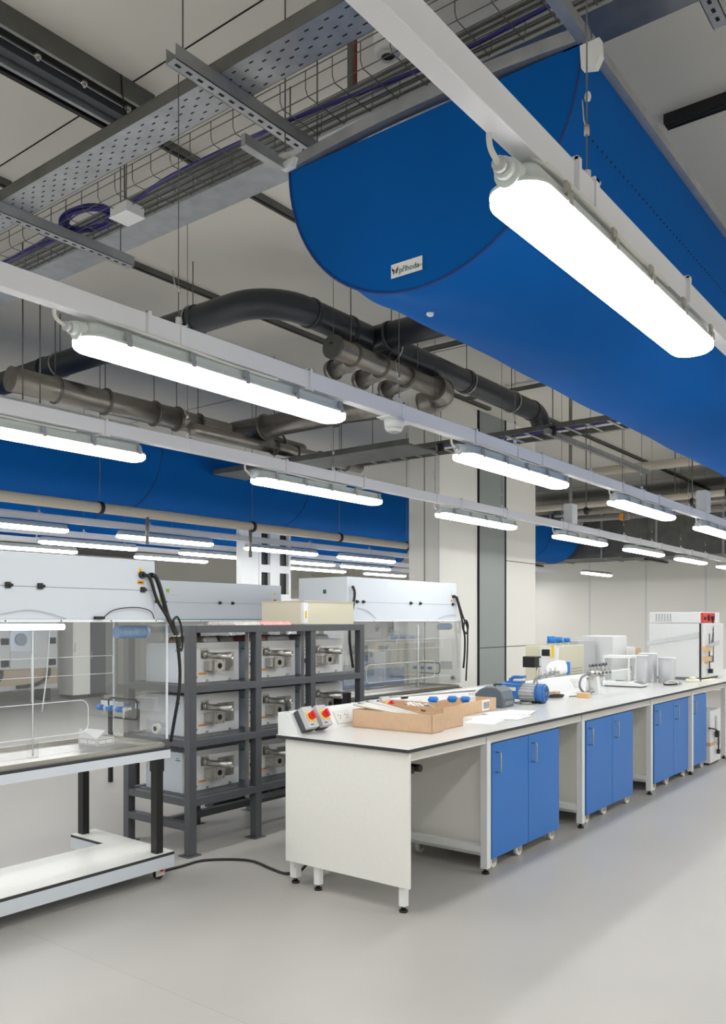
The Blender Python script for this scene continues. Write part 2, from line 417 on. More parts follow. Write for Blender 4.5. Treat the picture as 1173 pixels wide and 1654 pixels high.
# ------------------------------------------------------------------ black PVC pipe
def arc(c, r, a0, a1, n, plane, w):
    out = []
    for i in range(n+1):
        a = a0+(a1-a0)*i/n; u, v = c[0]+r*math.cos(a), c[1]+r*math.sin(a)
        out.append((u, v, w) if plane == 'xy' else (u, w, v))
    return out
t = thing('drain_pipe', 'thick black plastic pipe with a wide elbow under the ceiling', 'pipe', (0, 0, 0))
ZP = 4.1
pts = [(4.66, 9.6, ZP), (4.66, 4.9, ZP)]+arc((5.06, 4.9), .4, PI, PI*1.5, 10, 'xy', ZP)[1:]+[(9.15, 4.5, ZP)]+arc((9.15, ZP-.25), .25, PI/2, 0, 8, 'xz', 4.5)[1:]+[(9.4, 4.5, 3.86)]
MB().tube(pts, .115, pvc, 28).build('main_pipe', t)
MB().tube([(5.95, 4.5, ZP), (5.95, 2.6, ZP)], .115, pvc, 28).build('branch', t)
for q in ((4.66, 5.35, 'y'), (4.66, 6.6, 'y'), (4.66, 7.6, 'y'), (5.62, 4.5, 'x'), (6.12, 4.5, 'x'), (7.55, 4.5, 'x'), (9.1, 4.5, 'x'), (5.95, 4.3, 'y'), (5.12, 4.5, 'x')):
    d = Vector((.02, 0, 0)) if q[2] == 'x' else Vector((0, .02, 0)); p = Vector((q[0], q[1], ZP))
    MB().ring(p-d, p+d, .123, .112, pvc, 28).build('pipe_collar', t)
for q in ((4.66, 5.4, 'y'), (4.66, 7.35, 'y'), (6.25, 4.5, 'x'), (7.6, 4.5, 'x'), (8.6, 4.5, 'x')):
    d = Vector((.01, 0, 0)) if q[2] == 'x' else Vector((0, .01, 0)); p = Vector((q[0], q[1], ZP))
    MB().ring(p-d, p+d, .128, .12, steel, 28).cyl(p+Vector((0, 0, .12)), (p.x, p.y, CEIL), .005, galvd, 6).build('pipe_clamp', t)

# ------------------------------------------------------------------ steel ventilation ducts
def flange(b, p, ax, r): 
    d = Vector({'x': (.012, 0, 0), 'y': (0, .012, 0), 'z': (0, 0, .012)}[ax]); p = Vector(p)
    b.ring(p-d, p+d, r+.014, r-.003, duct_m, 28); b.ring(p-d*.5, p+d*.5, r+.02, r, galvd, 28)
t = thing('extract_duct', 'round steel extract duct with clamps behind the second light row', 'duct', (0, 0, 0))
YD = 7.1; ZD = 3.77
b = MB().cyl((4.0, YD, ZD), (5.9, YD, ZD), .115, duct_m, 32).cyl((5.9, YD, ZD), (6.2, YD, ZD), .115, duct_m, 32, .10).cyl((6.2, YD, ZD), (7.9, YD, ZD-.03), .10, duct_m, 32)
b.build('main_duct', t)
b = MB().tube([(6.75, YD, ZD), (6.75, 5.5, ZD), (6.82, 4.95, ZD)], .125, duct_m, 28); b.build('branch_duct', t)
b = MB().tube([(6.0, YD-.1, ZD-.1), (6.4, YD-.32, ZD-.16), (7.0, YD-.4, ZD-.18), (8.6, YD-.4, ZD-.18)], .07, duct_m, 24, sub=4); b.build('side_duct', t)
for x, r in ((4.45, .115), (5.0, .115), (5.6, .115), (5.9, .115), (6.2, .10), (7.1, .10), (7.5, .10)):
    b = MB(); flange(b, (x, YD, ZD), 'x', r); b.cyl((x, YD, ZD+r), (x, YD, CEIL), .005, galvd, 6); b.build('duct_clamp', t)
for x in (7.0, 7.35, 7.8, 8.3):
    b = MB(); flange(b, (x, YD-.4, ZD-.18), 'x', .07); b.build('duct_clamp', t)
for y in (6.6, 5.6):
    b = MB(); flange(b, (6.75, y, ZD), 'y', .125); b.build('duct_clamp', t)
# manifold
t = thing('duct_manifold', 'steel duct manifold with capped end and three open branches', 'duct', (0, 0, 0))
ym, zm = 4.38, 3.84
MB().cyl((5.28, ym, zm), (6.9, ym, zm), .085, duct_m, 28).build('header_duct', t)
MB().cyl((5.25, ym, zm), (5.28, ym, zm), .10, galvd, 28).box(5.235, 5.25, ym-.02, ym+.02, zm+.02, zm+.03, ink).build('end_cap', t)
MB().tube([(6.8, ym, zm), (6.98, ym+.03, zm-.01), (7.08, ym+.16, zm-.03), (7.06, ym+.34, zm-.06)], .12, duct_m, 28, sub=4).build('elbow', t)
b = MB(); flange(b, (7.0, ym+.05, zm), 'x', .12); b.build('duct_clamp', t)
for x in (5.62, 6.02, 6.42):
    bb = MB().cyl((x, ym+.02, zm), (x+.08, ym+.34, zm-.02), .075, duct_m, 24)
    p = Vector((x+.08, ym+.34, zm-.02)); d = (p-Vector((x, ym+.02, zm))).normalized()
    bb.ring(p, p+d*.05, .092, .07, duct_m, 24).cyl(p, p+d*.02, .07, dark, 20); bb.build('branch_duct', t)
    bb = MB(); flange(bb, (x-.1, ym, zm), 'x', .085); bb.build('duct_clamp', t)
b = MB()
for x in (5.5, 6.5): b.cyl((x, ym, zm+.1), (x, ym, CEIL), .005, galvd, 6)
b.build('hanger_rod', t)

# ladder tray running to the left past the shaft, purple cables on it
t = thing('ladder_tray', 'steel ladder tray with purple cables crossing in front of the shaft', 'cable tray', (0, 0, 3.78))
for x in (8.85, 9.34): MB().box(x-.012, x+.012, 1.9, 9.6, 0, .06, galvd).build('side_rail', t)
b = MB()
for i in range(31): b.box(8.86, 9.33, 1.95+i*.25, 1.98+i*.25, .0, .012, galv)
b.build('rungs', t)
b = MB()
for x in (8.97, 9.0, 9.03): b.tube([(x, 1.9, .025), (x+.02, 4, .025), (x-.01, 6, .025), (x, 9.6, .025)], .009, cord, 6, sub=4)
tag(b.build('cable_run', loc=(0, 0, 3.78)), 'purple cables laid along the ladder tray by the shaft', 'cable bundle')
b = MB()
for y in (4.1, 5.6, 7.2):
    b.cyl((8.83, y, 3.7), (8.83, y, CEIL), .006, galvd, 6); b.box(8.80, 8.86, y-.03, y+.03, 3.70, 3.80, black)
b.build('hanger_rod', t, loc=(0, 0, -3.78))
strut('slotted_rail', 'slotted steel rail carrying the ladder tray past the shaft', 'x', 8.7, 12.0, 4.12, 3.70, w=.06, h=.06, m=galv, slots=True)
# second lower tray behind the trunking, at left of shaft
b = MB().box(6.9, 7.4, 4.75, 7.6, 3.36, 3.375, galvd).box(6.88, 6.9, 4.75, 7.6, 3.36, 3.42, galvd).box(7.4, 7.42, 4.75, 7.6, 3.36, 3.42, galvd)
for y in (5.2, 6.6): b.cyl((6.89, y, 3.4), (6.89, y, CEIL), .005, galvd, 6)
tag(b.build('flat_tray'), 'flat dark cable tray behind the light row, left of the shaft', 'cable tray')

# far right services
for (x0, x1, y0, y1, z0, z1, l) in ((16.6, 17.8, .2, 6.2, 2.86, 3.8, 'large rectangular galvanised duct in front of the far wall, nearest one'),
                                    (18.3, 19.6, -3, 9.9, 3.02, 4.1, 'large galvanised duct along the top of the far wall')):
    b = MB().box(x0, x1, y0, y1, z0, z1, galvd)
    yy = y0+.3
    while yy < y1:
        b.box(x0-.025, x1+.02, yy-.02, yy+.02, z0-.025, z1+.02, galv); yy += 1.25
    for yy in (y0+.5, y1-.5): b.cyl((x0-.01, yy, z0), (x0-.01, yy, CEIL), .01, galvd, 6).box(x0-.05, x1+.05, yy-.03, yy+.03, z0-.06, z0-.02, black)
    tag(b.build('rectangular_duct'), l, 'duct')
for i, (x, z, r, m, y0, y1) in enumerate(((13.0, 4.0, .07, creamp, -1, 6.2), (13.5, 3.55, .05, creamp, -1, 9.5), (14.2, 3.4, .05, duct_m, 0, 9), (12.4, 3.3, .04, duct_m, 2, 5.6), (15.2, 3.7, .1, duct_m, -1, 7))):
    b = MB().cyl((x, y0, z), (x, y1, z), r, m, 16)
    for yy in (y0+1.6, y0+3.2, y0+4.4):
        b.ring((x, yy-.02, z), (x, yy+.02, z), r+.02, r, black, 16).cyl((x, yy, z), (x, yy, CEIL), .008, galvd, 6)
    tag(b.build('service_pipe'), ['cream pipe hung highest beyond the ladder tray', 'lower cream pipe beyond the ladder tray', 'thin steel pipe crossing over the far benches', 'short thin steel pipe just beyond the ladder tray', 'thick steel pipe beyond the cream pipes'][i], 'pipe', 'pipes under the far ceiling')
b = MB().tube([(10.05, 4.42, CEIL), (10.05, 4.42, 2.95), (10.1, 4.38, 2.85), (10.2, 4.33, 2.84)], .022, redd, 10, sub=3)
tag(b.build('conduit'), 'vertical steel conduit dropping to the third light row', 'conduit')
t = thing('alarm_beacon', 'small orange and grey alarm device hung above the third light row', 'alarm', (11.45, 4.27, 3.0))
MB().box(-.05, .05, -.03, .03, 0, .09, orange).build('housing', t)
MB().box(-.04, .04, -.09, -.04, 0, .09, midg).cyl((0, 0, .09), (0, 0, 1.6), .004, galvd, 6).build('bracket', t)

# ------------------------------------------------------------------ blue fabric ducts
def fabric_duct(label, x0, x1, yc, r=.69, zt=3.62, wr=1., near=True):
    t = thing('fabric_duct', label, 'air duct', (0, yc, zt), 0, 'blue half-round fabric air ducts')
    n = 40; rings = []; nx = 90 if near else 24; xs = [x0+(x1-x0)*((i/nx)**1.6) for i in range(nx+1)]
    for x in xs:
        ring = []
        d = x-x0
        for k in range(n+1):
            a = PI*k/n
            w = wr*(1-math.exp(-d/.07))*(.016*math.exp(-d/.4)*math.sin(9*a+7*d)+.010*math.exp(-d/.5)*math.sin(17*a-14*d)+.007*math.exp(-d/1.2)*math.sin(5*a-6*d)+.004*math.sin(3.1*x+2*a)+.003*math.sin(7*x-5*a))
            rr = r+w*math.sin(a)
            ring.append(Vector((x, -rr*math.cos(a), -rr*math.sin(a))))
        rings.append(ring)
    b = MB(); vs = [p for rg in rings for p in rg]; fs = []
    for i in range(len(rings)-1):
        for k in range(n): fs.append((i*(n+1)+k, i*(n+1)+k+1, (i+1)*(n+1)+k+1, (i+1)*(n+1)+k))
    b.add(vs, fs, fab, True)
    b.box(x0, x1, -r, r, -.006, 0, fab)
    b.build('shell', t)
    for xe, sg in ((x0, -1), (x1, 1)):
        b = MB(); m = 10; vs = []; fs = []
        for j in range(m+1):
            q = j/m
            for k in range(n+1):
                a = PI*k/n; bul = .05*(1-q*q)*math.sin(a)*(q if q < .3 else .3+.1)
                vs.append((xe+sg*bul, -q*r*math.cos(a), -q*r*math.sin(a)))
        for j in range(m):
            for k in range(n): fs.append((j*(n+1)+k, j*(n+1)+k+1, (j+1)*(n+1)+k+1, (j+1)*(n+1)+k))
        b.add(vs, fs, fab, True); b.build('end_cap', t)
        b = MB(); b.tube([(xe, -(r+.001)*math.cos(PI*k/n), -(r+.001)*math.sin(PI*k/n)) for k in range(n+1)], .006, fabd, 8); b.build('seam', t)
    # seams across the shell
    xx = x0+2.6
    while xx < x1-.5 and not near:
        b = MB(); b.tube([(xx, -(r+.004)*math.cos(PI*k/n), -(r+.004)*math.sin(PI*k/n)) for k in range(n+1)], .005, fabd, 6); b.build('seam', t); xx += 2.6
    for s in (-1, 1):
        MB().box(x0-(.28 if s > 0 else .9), x1, s*(r+.012)-.012, s*(r+.012)+.012, .0, .05, galv).box(x0-(.28 if s > 0 else .9), x1, s*(r+.012)-.02, s*(r+.012)+.02, -.004, .002, galv).build('hanging_rail', t)
    b = MB(); K = 16
    for k in range(K):
        y0 = -r-.03+(2*r+.06)*k/K; y1 = -r-.03+(2*r+.06)*(k+1)/K
        zz = [.025+.035*(1-((y)/(r+.03))**2) for y in (y0, y1)]
        b.add([(x0-.02, y0, zz[0]-.03), (x0-.02, y1, zz[1]-.03), (x0-.02, y1, zz[1]+.02), (x0-.02, y0, zz[0]+.02), (x0+.03, y0, zz[0]-.03), (x0+.03, y1, zz[1]-.03), (x0+.03, y1, zz[1]+.02), (x0+.03, y0, zz[0]+.02)],
              [(0, 1, 2, 3), (4, 7, 6, 5), (0, 4, 5, 1), (3, 2, 6, 7)], galv)
    b.build('end_profile', t)
    return t
dA = fabric_duct('large blue half-round fabric air duct nearest the camera, upper right', 2.78, 12.2, 1.875)
# dotted air outlet line, buttons, corner pieces, label on the near duct
b = MB(); r = .692
for i in range(70):
    x = .16+i*.045; a = math.radians(20)
    p = Vector((2.78+x, -r*math.cos(a), -r*math.sin(a))); b.cyl(p, p+Vector((0, -.002*math.cos(a), -.002*math.sin(a))), .0045, ink, 6)
b.build('outlet_holes', dA)
for (x, a) in ((2.86, 12), (3.06, 100)):
    a = math.radians(a); nrm = Vector((0, -math.cos(a), -math.sin(a)))
    p = Vector((x, 0, 0))+nrm*.688; MB().cyl(p, p+nrm*.014, .016, white, 16).cyl(p+nrm*.014, p+nrm*.018, .009, white, 12).build('button', dA)
for y, s in ((-.70, 1), (.68, -1)):
    MB().prism([(y-.075, -.04), (y-.005, -.04), (y-.01, -.12), (y-.06, -.135), (y-.08, -.10)] if s > 0 else [(y-.06, .03), (y+.04, .03), (y+.02, -.005), (y-.04, -.005)], 'x', 2.735, 2.765, white).build('corner_piece', dA)
# label patch on end cap (writing as in the photograph)
lab = MB().box(-.002, 0, -.076, .076, -.028, .028, paper)
lo = lab.build('label_patch', dA, loc=(2.772, .045, -.598))
rt = (PI/2, 0, -PI/2)
txt('příhoda', 'label_lettering', .032, lo, (-.0028, .036, -.014), rt, tealk)
txt('.com', 'label_lettering', .018, lo, (-.0028, -.042, -.012), rt, greyp)
bl = MB()
for s in (-1, 1):
    bl.add([(-.003, .055, -.002), (-.003, .055+s*.017, .016), (-.003, .055+s*.014, -.002)], [(0, 1, 2)], ink)
    bl.add([(-.003, .055, -.004), (-.003, .055+s*.013, -.004), (-.003, .055+s*.008, -.017)], [(0, 1, 2)], tealk)
bl.build('label_logo', lo)
# hanger wire bracket of the far rail
b = MB().prism([(2.70, 3.66), (2.84, 3.66), (2.80, 3.69), (2.74, 3.69)], 'y', 2.55, 2.62, whitec).cyl((2.77, 2.585, 3.69), (2.77, 2.585, CEIL), .004, galvd, 6)
tag(b.build('rail_hanger'), 'hanger clip with steel rod at the left rail of the big blue duct', 'hanger')
fabric_duct('blue fabric air duct running behind the third light row to the shaft', 1.0, 18.1, 8.4, near=False)
fabric_duct('farthest blue fabric air duct, low behind the far lights', 3.0, 17.2, 12.5, near=False)
b = MB().cyl((1.5, 7.62, 2.79), (12.5, 7.62, 2.79), .055, creamp, 20)
for x in (2.2, 5.3, 7.55, 9.3, 11.0): b.ring((x-.02, 7.62, 2.79), (x+.02, 7.62, 2.79), .07, .05, black, 16).cyl((x, 7.62, 2.85), (x, 7.62, CEIL), .004, galvd, 6)
b.cyl((7.5, 7.6, 2.4), (7.5, 7.6, 2.75), .02, redd, 8).cyl((5.9, 7.6, 2.45), (5.9, 7.6, 2.75), .02, redd, 8)
tag(b.build('service_pipe'), 'long cream pipe running below the blue duct at left', 'pipe')

# ------------------------------------------------------------------ lighting trunking rows and batten fixtures
def outline(L, W, r, inset, z, n=8):
    pts = []; r = max(r-inset, .004); x0, x1, y0, y1 = inset, L-inset, -W/2+inset, W/2-inset
    for cx_, cy_, a0 in ((x1-r, y1-r, 0), (x0+r, y1-r, 90), (x0+r, y0+r, 180), (x1-r, y0+r, 270)):
        for k in range(n+1):
            a = math.radians(a0+90*k/n); pts.append(Vector((cx_+r*math.cos(a), cy_+r*math.sin(a), z)))
    return pts
LF = 1.5; WF = .155
def make_fixture():
    t = thing('batten_light', 'x', 'light fitting', (0, 0, 0))
    MB().loft([outline(LF, WF, .07, i, z, 8) for i, z in ((.036, 0), (.016, .004), (.004, .012), (0, .020), (.001, .030), (.003, .037))], glow, cap1=False).build('diffuser', t)
    MB().loft([outline(LF, WF, .07, i, z, 8) for i, z in ((-.001, .036), (-.001, .045), (.004, .049), (.014, .052), (.024, .084), (.032, .096))], hous, cap0=False).build('housing', t)
    b = MB().cyl((-.028, 0, .066), (.04, 0, .072), .024, hous, 16, .03).cyl((-.05, 0, .066), (-.02, 0, .066), .017, greyp, 12).cyl((-.006, 0, .062), (.04, 0, .066), .034, hous, 18)
    b.build('cable_gland', t)
    MB().tube([(-.045, 0, .066), (-.085, .0, .085), (-.085, .0, .125), (-.03, .0, .14), (.06, -.03, .118), (.16, -.05, .112), (.4, -.056, .106), (.7, -.05, .10), (.95, -.058, .098), (1.0, -.045, .108)], .007, whitec, 8, sub=5).build('supply_cable', t)
    for sx in (.17, .48, .78, 1.10, 1.42):
        for s in (-1, 1):
            b = MB().box(sx-.014, sx+.014, s*.072-.004, s*.072+.004, .055, .088, steel).box(sx-.012, sx+.012, s*.080-.0025, s*.080+.0025, .030, .06, steel).box(sx-.01, sx+.01, s*.066-.003, s*.08+.003, .052, .056, steel)
            b.build('clip', t)
    return t
def make_far_fixture():
    t = thing('batten_light', 'x', 'light fitting', (0, 0, 0))
    MB().loft([outline(LF, WF, .07, i, z, 4) for i, z in ((.035, 0), (.004, .012), (0, .020), (.003, .037))], glow, cap1=False).build('diffuser', t)
    MB().loft([outline(LF, WF, .07, i, z, 4) for i, z in ((-.001, .036), (.004, .048), (.024, .090))], hous, cap0=False).build('housing', t)
    return t
protoN = make_fixture(); protoF = make_far_fixture(); index_kids()
used = {'n': False, 'f': False}
ZF = 2.587
def place_fix(x, y, label, group, far=False):
    k = 'f' if far else 'n'; src = protoF if far else protoN
    if not used[k]: o = src; used[k] = True
    else: o = dup(src)
    o.location = (x, y, ZF); o['label'] = label; o['group'] = group
    return o
def trunking(label, x0, x1, y, wires, straps, group='white lighting trunking rows', zt=CEIL, near=True):
    t = thing('lighting_trunking', label, 'trunking', (0, y-(.022 if near else 0), 2.70), 0, group)
    b = MB().box(x0, x1, -.026, .026, 0, .082, trunk_m)
    b.build('rail', t, bevel=.003)
    for x in wires:
        top = zt if not isinstance(x, tuple) else x[1]; x = x if not isinstance(x, tuple) else x[0]
        b = MB().box(x-.02, x+.02, -.032, .032, .082, .09, trunk_m).box(x-.012, x+.012, -.032, -.026, -.006, .09, trunk_m).cyl((x, 0, .09), (x, 0, .12), .012, trunk_m, 8)
        b.build('hanger_bracket', t)
        b = MB().cyl((x, 0, .1), (x, 0, top-2.7), .0022 if near else .003, galvd, 6)
        if near: b.cyl((x, 0, .22), (x, 0, .245), .008, steel, 8).tube([(x, 0, .235), (x-.02, .0, .25), (x-.03, 0, .3)], .002, steel, 5)
        b.build('suspension_wire', t)
    for x in straps:
        b = MB().box(x-.011, x+.011, -.034, -.026, -.010, .09, trunk_m).box(x-.008, x+.008, -.038, -.032, -.0, .088, trunk_m).box(x-.011, x+.011, -.034, .034, .082, .092, trunk_m).box(x-.03, x+.03, -.026, .05, -.010, 0, trunk_m)
        b.build('mounting_strap', t)
    return t
S0 = 1.76
def straps(n0, n1): return [v for k in range(n0, n1) for v in (S0+2.5*k+.28, S0+2.5*k+1.22)]
trunking('white lighting trunking of the nearest row, running out of the top', -6, 18, .93, [-1.7, -.2, 2.17, 3.7, 5.2], straps(-1, 3))
trunking('white lighting trunking of the second row, under the black pipe elbow', -6, 18.6, 2.67, [(-.8, 4.6), (2.21, 3.80), 3.75, 5.11, 6.4, 7.58, 9.0, 10.4], straps(-1, 5))
trunking('white lighting trunking of the third row, passing in front of the shaft', -6, 18.4, 4.27, [.6, 2.1, 3.62, 5.11, 6.6, 7.9, 9.4, 11.45, 12.6, 14.0, 15.4], straps(0, 6))
for k in range(0, 3):
    place_fix(S0+2.5*k, .93, ['big lit batten light nearest the camera, in front of the blue duct', 'lit batten light on the nearest row, beyond the right picture edge', 'farthest lit batten light on the nearest row'][k], 'batten lights of the nearest row')
for k in range(0, 4):
    x = (1.76, 4.42, 6.95, 9.42)[k]
    place_fix(x, 2.67, ['large lit batten light of the second row, leftmost, below the black pipe', 'lit batten light of the second row, just right of the round sensor', 'lit batten light of the second row, between the shaft and the picture edge', 'lit batten light of the second row cut by the right picture edge'][k], 'batten lights of the second row')
for k in range(0, 6):
    x = (1.80, 4.28, 6.75, 9.35, 11.68, 14.0)[k]
    place_fix(x, 4.30, 'lit batten light of the third row, %s from the left' % ORD[k], 'batten lights of the third row', far=k > 3)
for yy, xs, l in ((8.45, (3.95, 6.12, 8.25, 10.3), 'first far row, below the cream pipe'), (9.85, (3.9, 5.95, 8.25, 10.35, 12.1), 'second far row, behind the hoods'), (11.0, (3.4, 5.75, 8.3, 10.6, 12.1, 14.3), 'rearmost far row')):
    trunking('white lighting trunking of the %s' % l, 0, 18.5, yy, [5.1, 6.6, 8.1, 9.6, 11.1], [], 'far lighting trunking rows', zt=2.95 if yy == 8.45 else CEIL, near=False)
    for k, x in enumerate(xs): place_fix(x, yy, 'thin lit batten light, %s, %s from left' % (l, ORD[k]), 'batten lights of the far rows', far=True)
place_fix(16.9, 7.15, 'lone lit batten light low before the far wall, right of the shaft', 'batten lights of the far rows', far=True)
# rows that light the aisle on the camera's side
for yy in (-1.1, -3.2):
    trunking('white lighting trunking over the aisle on the right, outside the picture', -5, 16, yy, [0, 4, 8], [], 'aisle lighting trunking', near=False)
    for k in range(-2, 7): place_fix(S0+2.5*k, yy, 'lit batten light over the right aisle, outside the picture', 'aisle batten lights', far=True)
for yy in (.93, 2.67, 4.3):
    for k in (-2, -1)+((3, 4, 5, 6) if yy < 1 else ()): place_fix(S0+2.5*k, yy, 'added lit batten light of the near rows, unseen outside the picture', 'added batten lights of the near rows', far=True)  # unseen fixtures added to light the room and the far wall
for x in (14.5, 17.0): place_fix(x, 2.67, 'added lit batten light of the second row, unseen beyond the right picture edge', 'batten lights of the second row', far=True)  # row continued out of view, added to brighten the far wall
place_fix(16.5, 4.30, 'added lit batten light of the third row at the right picture edge', 'batten lights of the third row', far=True)  # row extended to throw more light on the far wall
trunking('added white lighting trunking over the left aisle, outside the picture', -5, 3.2, 5.95, [0, 2], [], 'aisle lighting trunking', near=False)  # unseen trunking added to carry the extra left fixtures
for k in (-2, -1, 0): place_fix(S0+2.5*k-.1, 5.95, 'added lit batten light over the left aisle, outside the picture', 'added left aisle batten lights', far=True)  # added out of view to brighten the left background
for yy in (7.2, 8.45, 9.85, 11.0):
    for x in (-3.2, -.8) + ((1.1,) if yy > 7.3 else (.6,)): place_fix(x, yy, 'added lit batten light over the left aisle, outside the picture', 'added left aisle batten lights', far=True)  # more unseen fixtures added to lift the left background
for x, yy in ((12.8, 8.45), (15.2, 8.45), (15.7, 9.85), (17.9, 9.85), (17.3, 11.0)): place_fix(x, yy, 'added lit batten light of the far rows, hidden behind the white shaft', 'added batten lights behind the shaft', far=True)  # unseen fixtures added behind the shaft to brighten the far wall
place_fix(12.0, 2.67, 'added lit batten light of the second row, unseen beyond the right picture edge', 'batten lights of the second row', far=True)  # another unseen fixture added for light on the far wall
# sensor on row 2
t = thing('motion_sensor', 'round white motion sensor under the second light row', 'sensor', (3.72, 2.66, 2.63))
MB().cyl((0, 0, .018), (0, 0, .07), .052, white, 28, .056).cyl((0, 0, 0), (0, 0, .018), .036, white, 28, .052).build('body', t)
MB().cyl((0, 0, -.004), (0, 0, .0), .018, greyp, 20).ring((0, 0, -.003), (0, 0, 0), .03, .026, greyp).build('lens', t)
MB().box(-.10, .14, -.045, .045, .0635, .07, white).build('base_plate', t)
for x, y, l in ((9.7, 4.27, 'white box on the third light row, beside the conduit'), (9.6, 2.67, 'white box on the second light row at the right picture edge')):
    t = thing('power_feed_box', l, 'box', (x, y, 2.788), 0, 'feed boxes on the light rows')
    MB().box(-.08, .08, -.055, .055, 0, .24, white).build('housing', t, bevel=.004)
    MB().box(-.074, .074, -.059, -.055, .01, .23, white).build('cover', t)

# ------------------------------------------------------------------ lab bench
def pipe_handle(b, x, y, z0, z1, m=steel, off=.035, r=.005):
    b.tube([(x, y, z0), (x, y-off*.8, z0), (x, y-off, z0+.008), (x, y-off, z1-.008), (x, y-off*.8, z1), (x, y, z1)], r, m, 8)
BX0, BX1 = 3.70, 12.5
t = thing('lab_bench', 'long white laboratory bench with grey top in the foreground', 'workbench', (BX0, 2.55, 0))
L0 = BX1-BX0
b = MB().box(0, L0, 0, .98, .885, .903, edge_m); b.box(.001, L0, .0015, .98, .9025, .905, top_m); b.build('worktop', t, bevel=.0015)
MB().box(.04, L0-.04, .05, .075, .825, .885, lam).box(.04, L0-.04, .85, .875, .825, .885, lam).build('apron', t)
MB().box(.022, .040, .012, .92, .145, .884, lam).build('end_panel', t, bevel=.001)
MB().box(.05, L0-.05, .875, .89, .1, .884, lam).build('back_panel', t)
legs = [(.041, .055)]+[(x-BX0-.025, .04) for x in (4.65, 6.13, 7.69, 8.94, 10.22, 11.6)]+[(.04, .67), (.06, .87)]+[(x-BX0-.025, .82) for x in (4.65, 6.13, 7.69, 10.22, 11.6)]
for x, y in legs:
    lw = .05 if x > .05 else .04
    MB().box(x, x+lw, y, y+lw, .035, .885 if x > .1 else .82, white).build('leg', t, bevel=.003)
    MB().cyl((x+.025, y+.025, 0), (x+.025, y+.025, .012), .024, black, 14).cyl((x+.025, y+.025, .012), (x+.025, y+.025, .036), .012, black, 10).build('levelling_foot', t)
for x in (4.65, 6.13, 7.69, 10.22, 11.6):
    MB().box(x-BX0-.02, x-BX0+.02, .09, .82, .84, .88, white).build('upper_cross_rail', t)
    MB().box(x-BX0-.024, x-BX0+.024, .09, .82, .135, .175, white).build('side_rail', t)
# taps under the bench
b = MB().cyl((.12, .35, .73), (.12, .27, .73), .022, black, 12).cyl((.17, .33, .735), (.17, .25, .735), .022, black, 12).cyl((.12, .36, .73), (.12, .42, .73), .018, teal, 12).cyl((.17, .34, .735), (.17, .40, .735), .018, teal, 12).box(.08, .2, .42, .45, .70, .76, midg).box(.10, .18, .42, .45, .74, .884, midg)
tag(b.build('gas_taps', loc=(3.90, 2.47, 0)), 'pair of black and teal gas taps under the bench end', 'tap')
# service spine
t = thing('service_spine', 'white sloping service trunking along the back of the bench', 'trunking', (3.78, 3.42, .905))
MB().prism([(0, 0), (.075, .125), (.17, .125), (.17, -.02), (.0, -.0)], 'x', 0, 8.7, white).build('trunking_body', t, bevel=.003)
sl = math.atan2(.125, .075)
for x in (.47, 1.35, 2.2, 3.3, 4.2, 5.1):
    M = Matrix.Translation((x, .0375, .0625)) @ Matrix.Rotation(sl, 4, 'X')
    b = MB().box(-.075, .075, -.045, .045, 0, .009, whitec, M)
    for dx in (-.035, .035):
        for q in ((-.008, .012), (.0, -.012), (.012, .005)): b.box(dx+q[0]-.003, dx+q[0]+.003, q[1]-.004, q[1]+.004, .009, .0096, ink, M)
    b.build('socket_plate', t)
def isolator(x, label):
    t = thing('emergency_switch', label, 'switch', (x, 3.4575, .9675), 0, 'emergency switches on the bench spine')
    t.rotation_euler = (sl, 0, 0)
    MB().box(-.045, .045, -.07, .07, .001, .045, mat('switch_base', (70, 72, 78), .5)).build('base', t, bevel=.005)
    MB().box(-.046, .046, -.07, .07, .045, .085, greyp).build('cover', t, bevel=.005)
    MB().box(-.03, .03, -.032, .032, .085, .089, yellow).build('plate', t, bevel=.004)
    MB().cyl((0, 0, .089), (0, 0, .108), .024, red, 20).box(-.008, .008, -.024, .024, .108, .126, red).build('knob', t, bevel=.002)
    MB().box(-.03, .0, -.056, -.05, .0851, .0856, ink).build('lettering_strip', t)
isolator(3.855, 'grey switch box with red knob on yellow, at the very end of the bench')
isolator(3.985, 'grey switch box with red knob on yellow, second from the bench end')
isolator(4.68, 'grey switch box with red knob behind the cardboard boxes')
b = MB().tube([(3.79, 3.50, 1.06), (3.80, 3.54, 1.10), (3.86, 3.58, 1.09), (3.86, 3.6, .95)], .012, black, 8, sub=5)
tag(b.build('switch_cable'), 'thick black cable loop at the first emergency switch', 'cable')
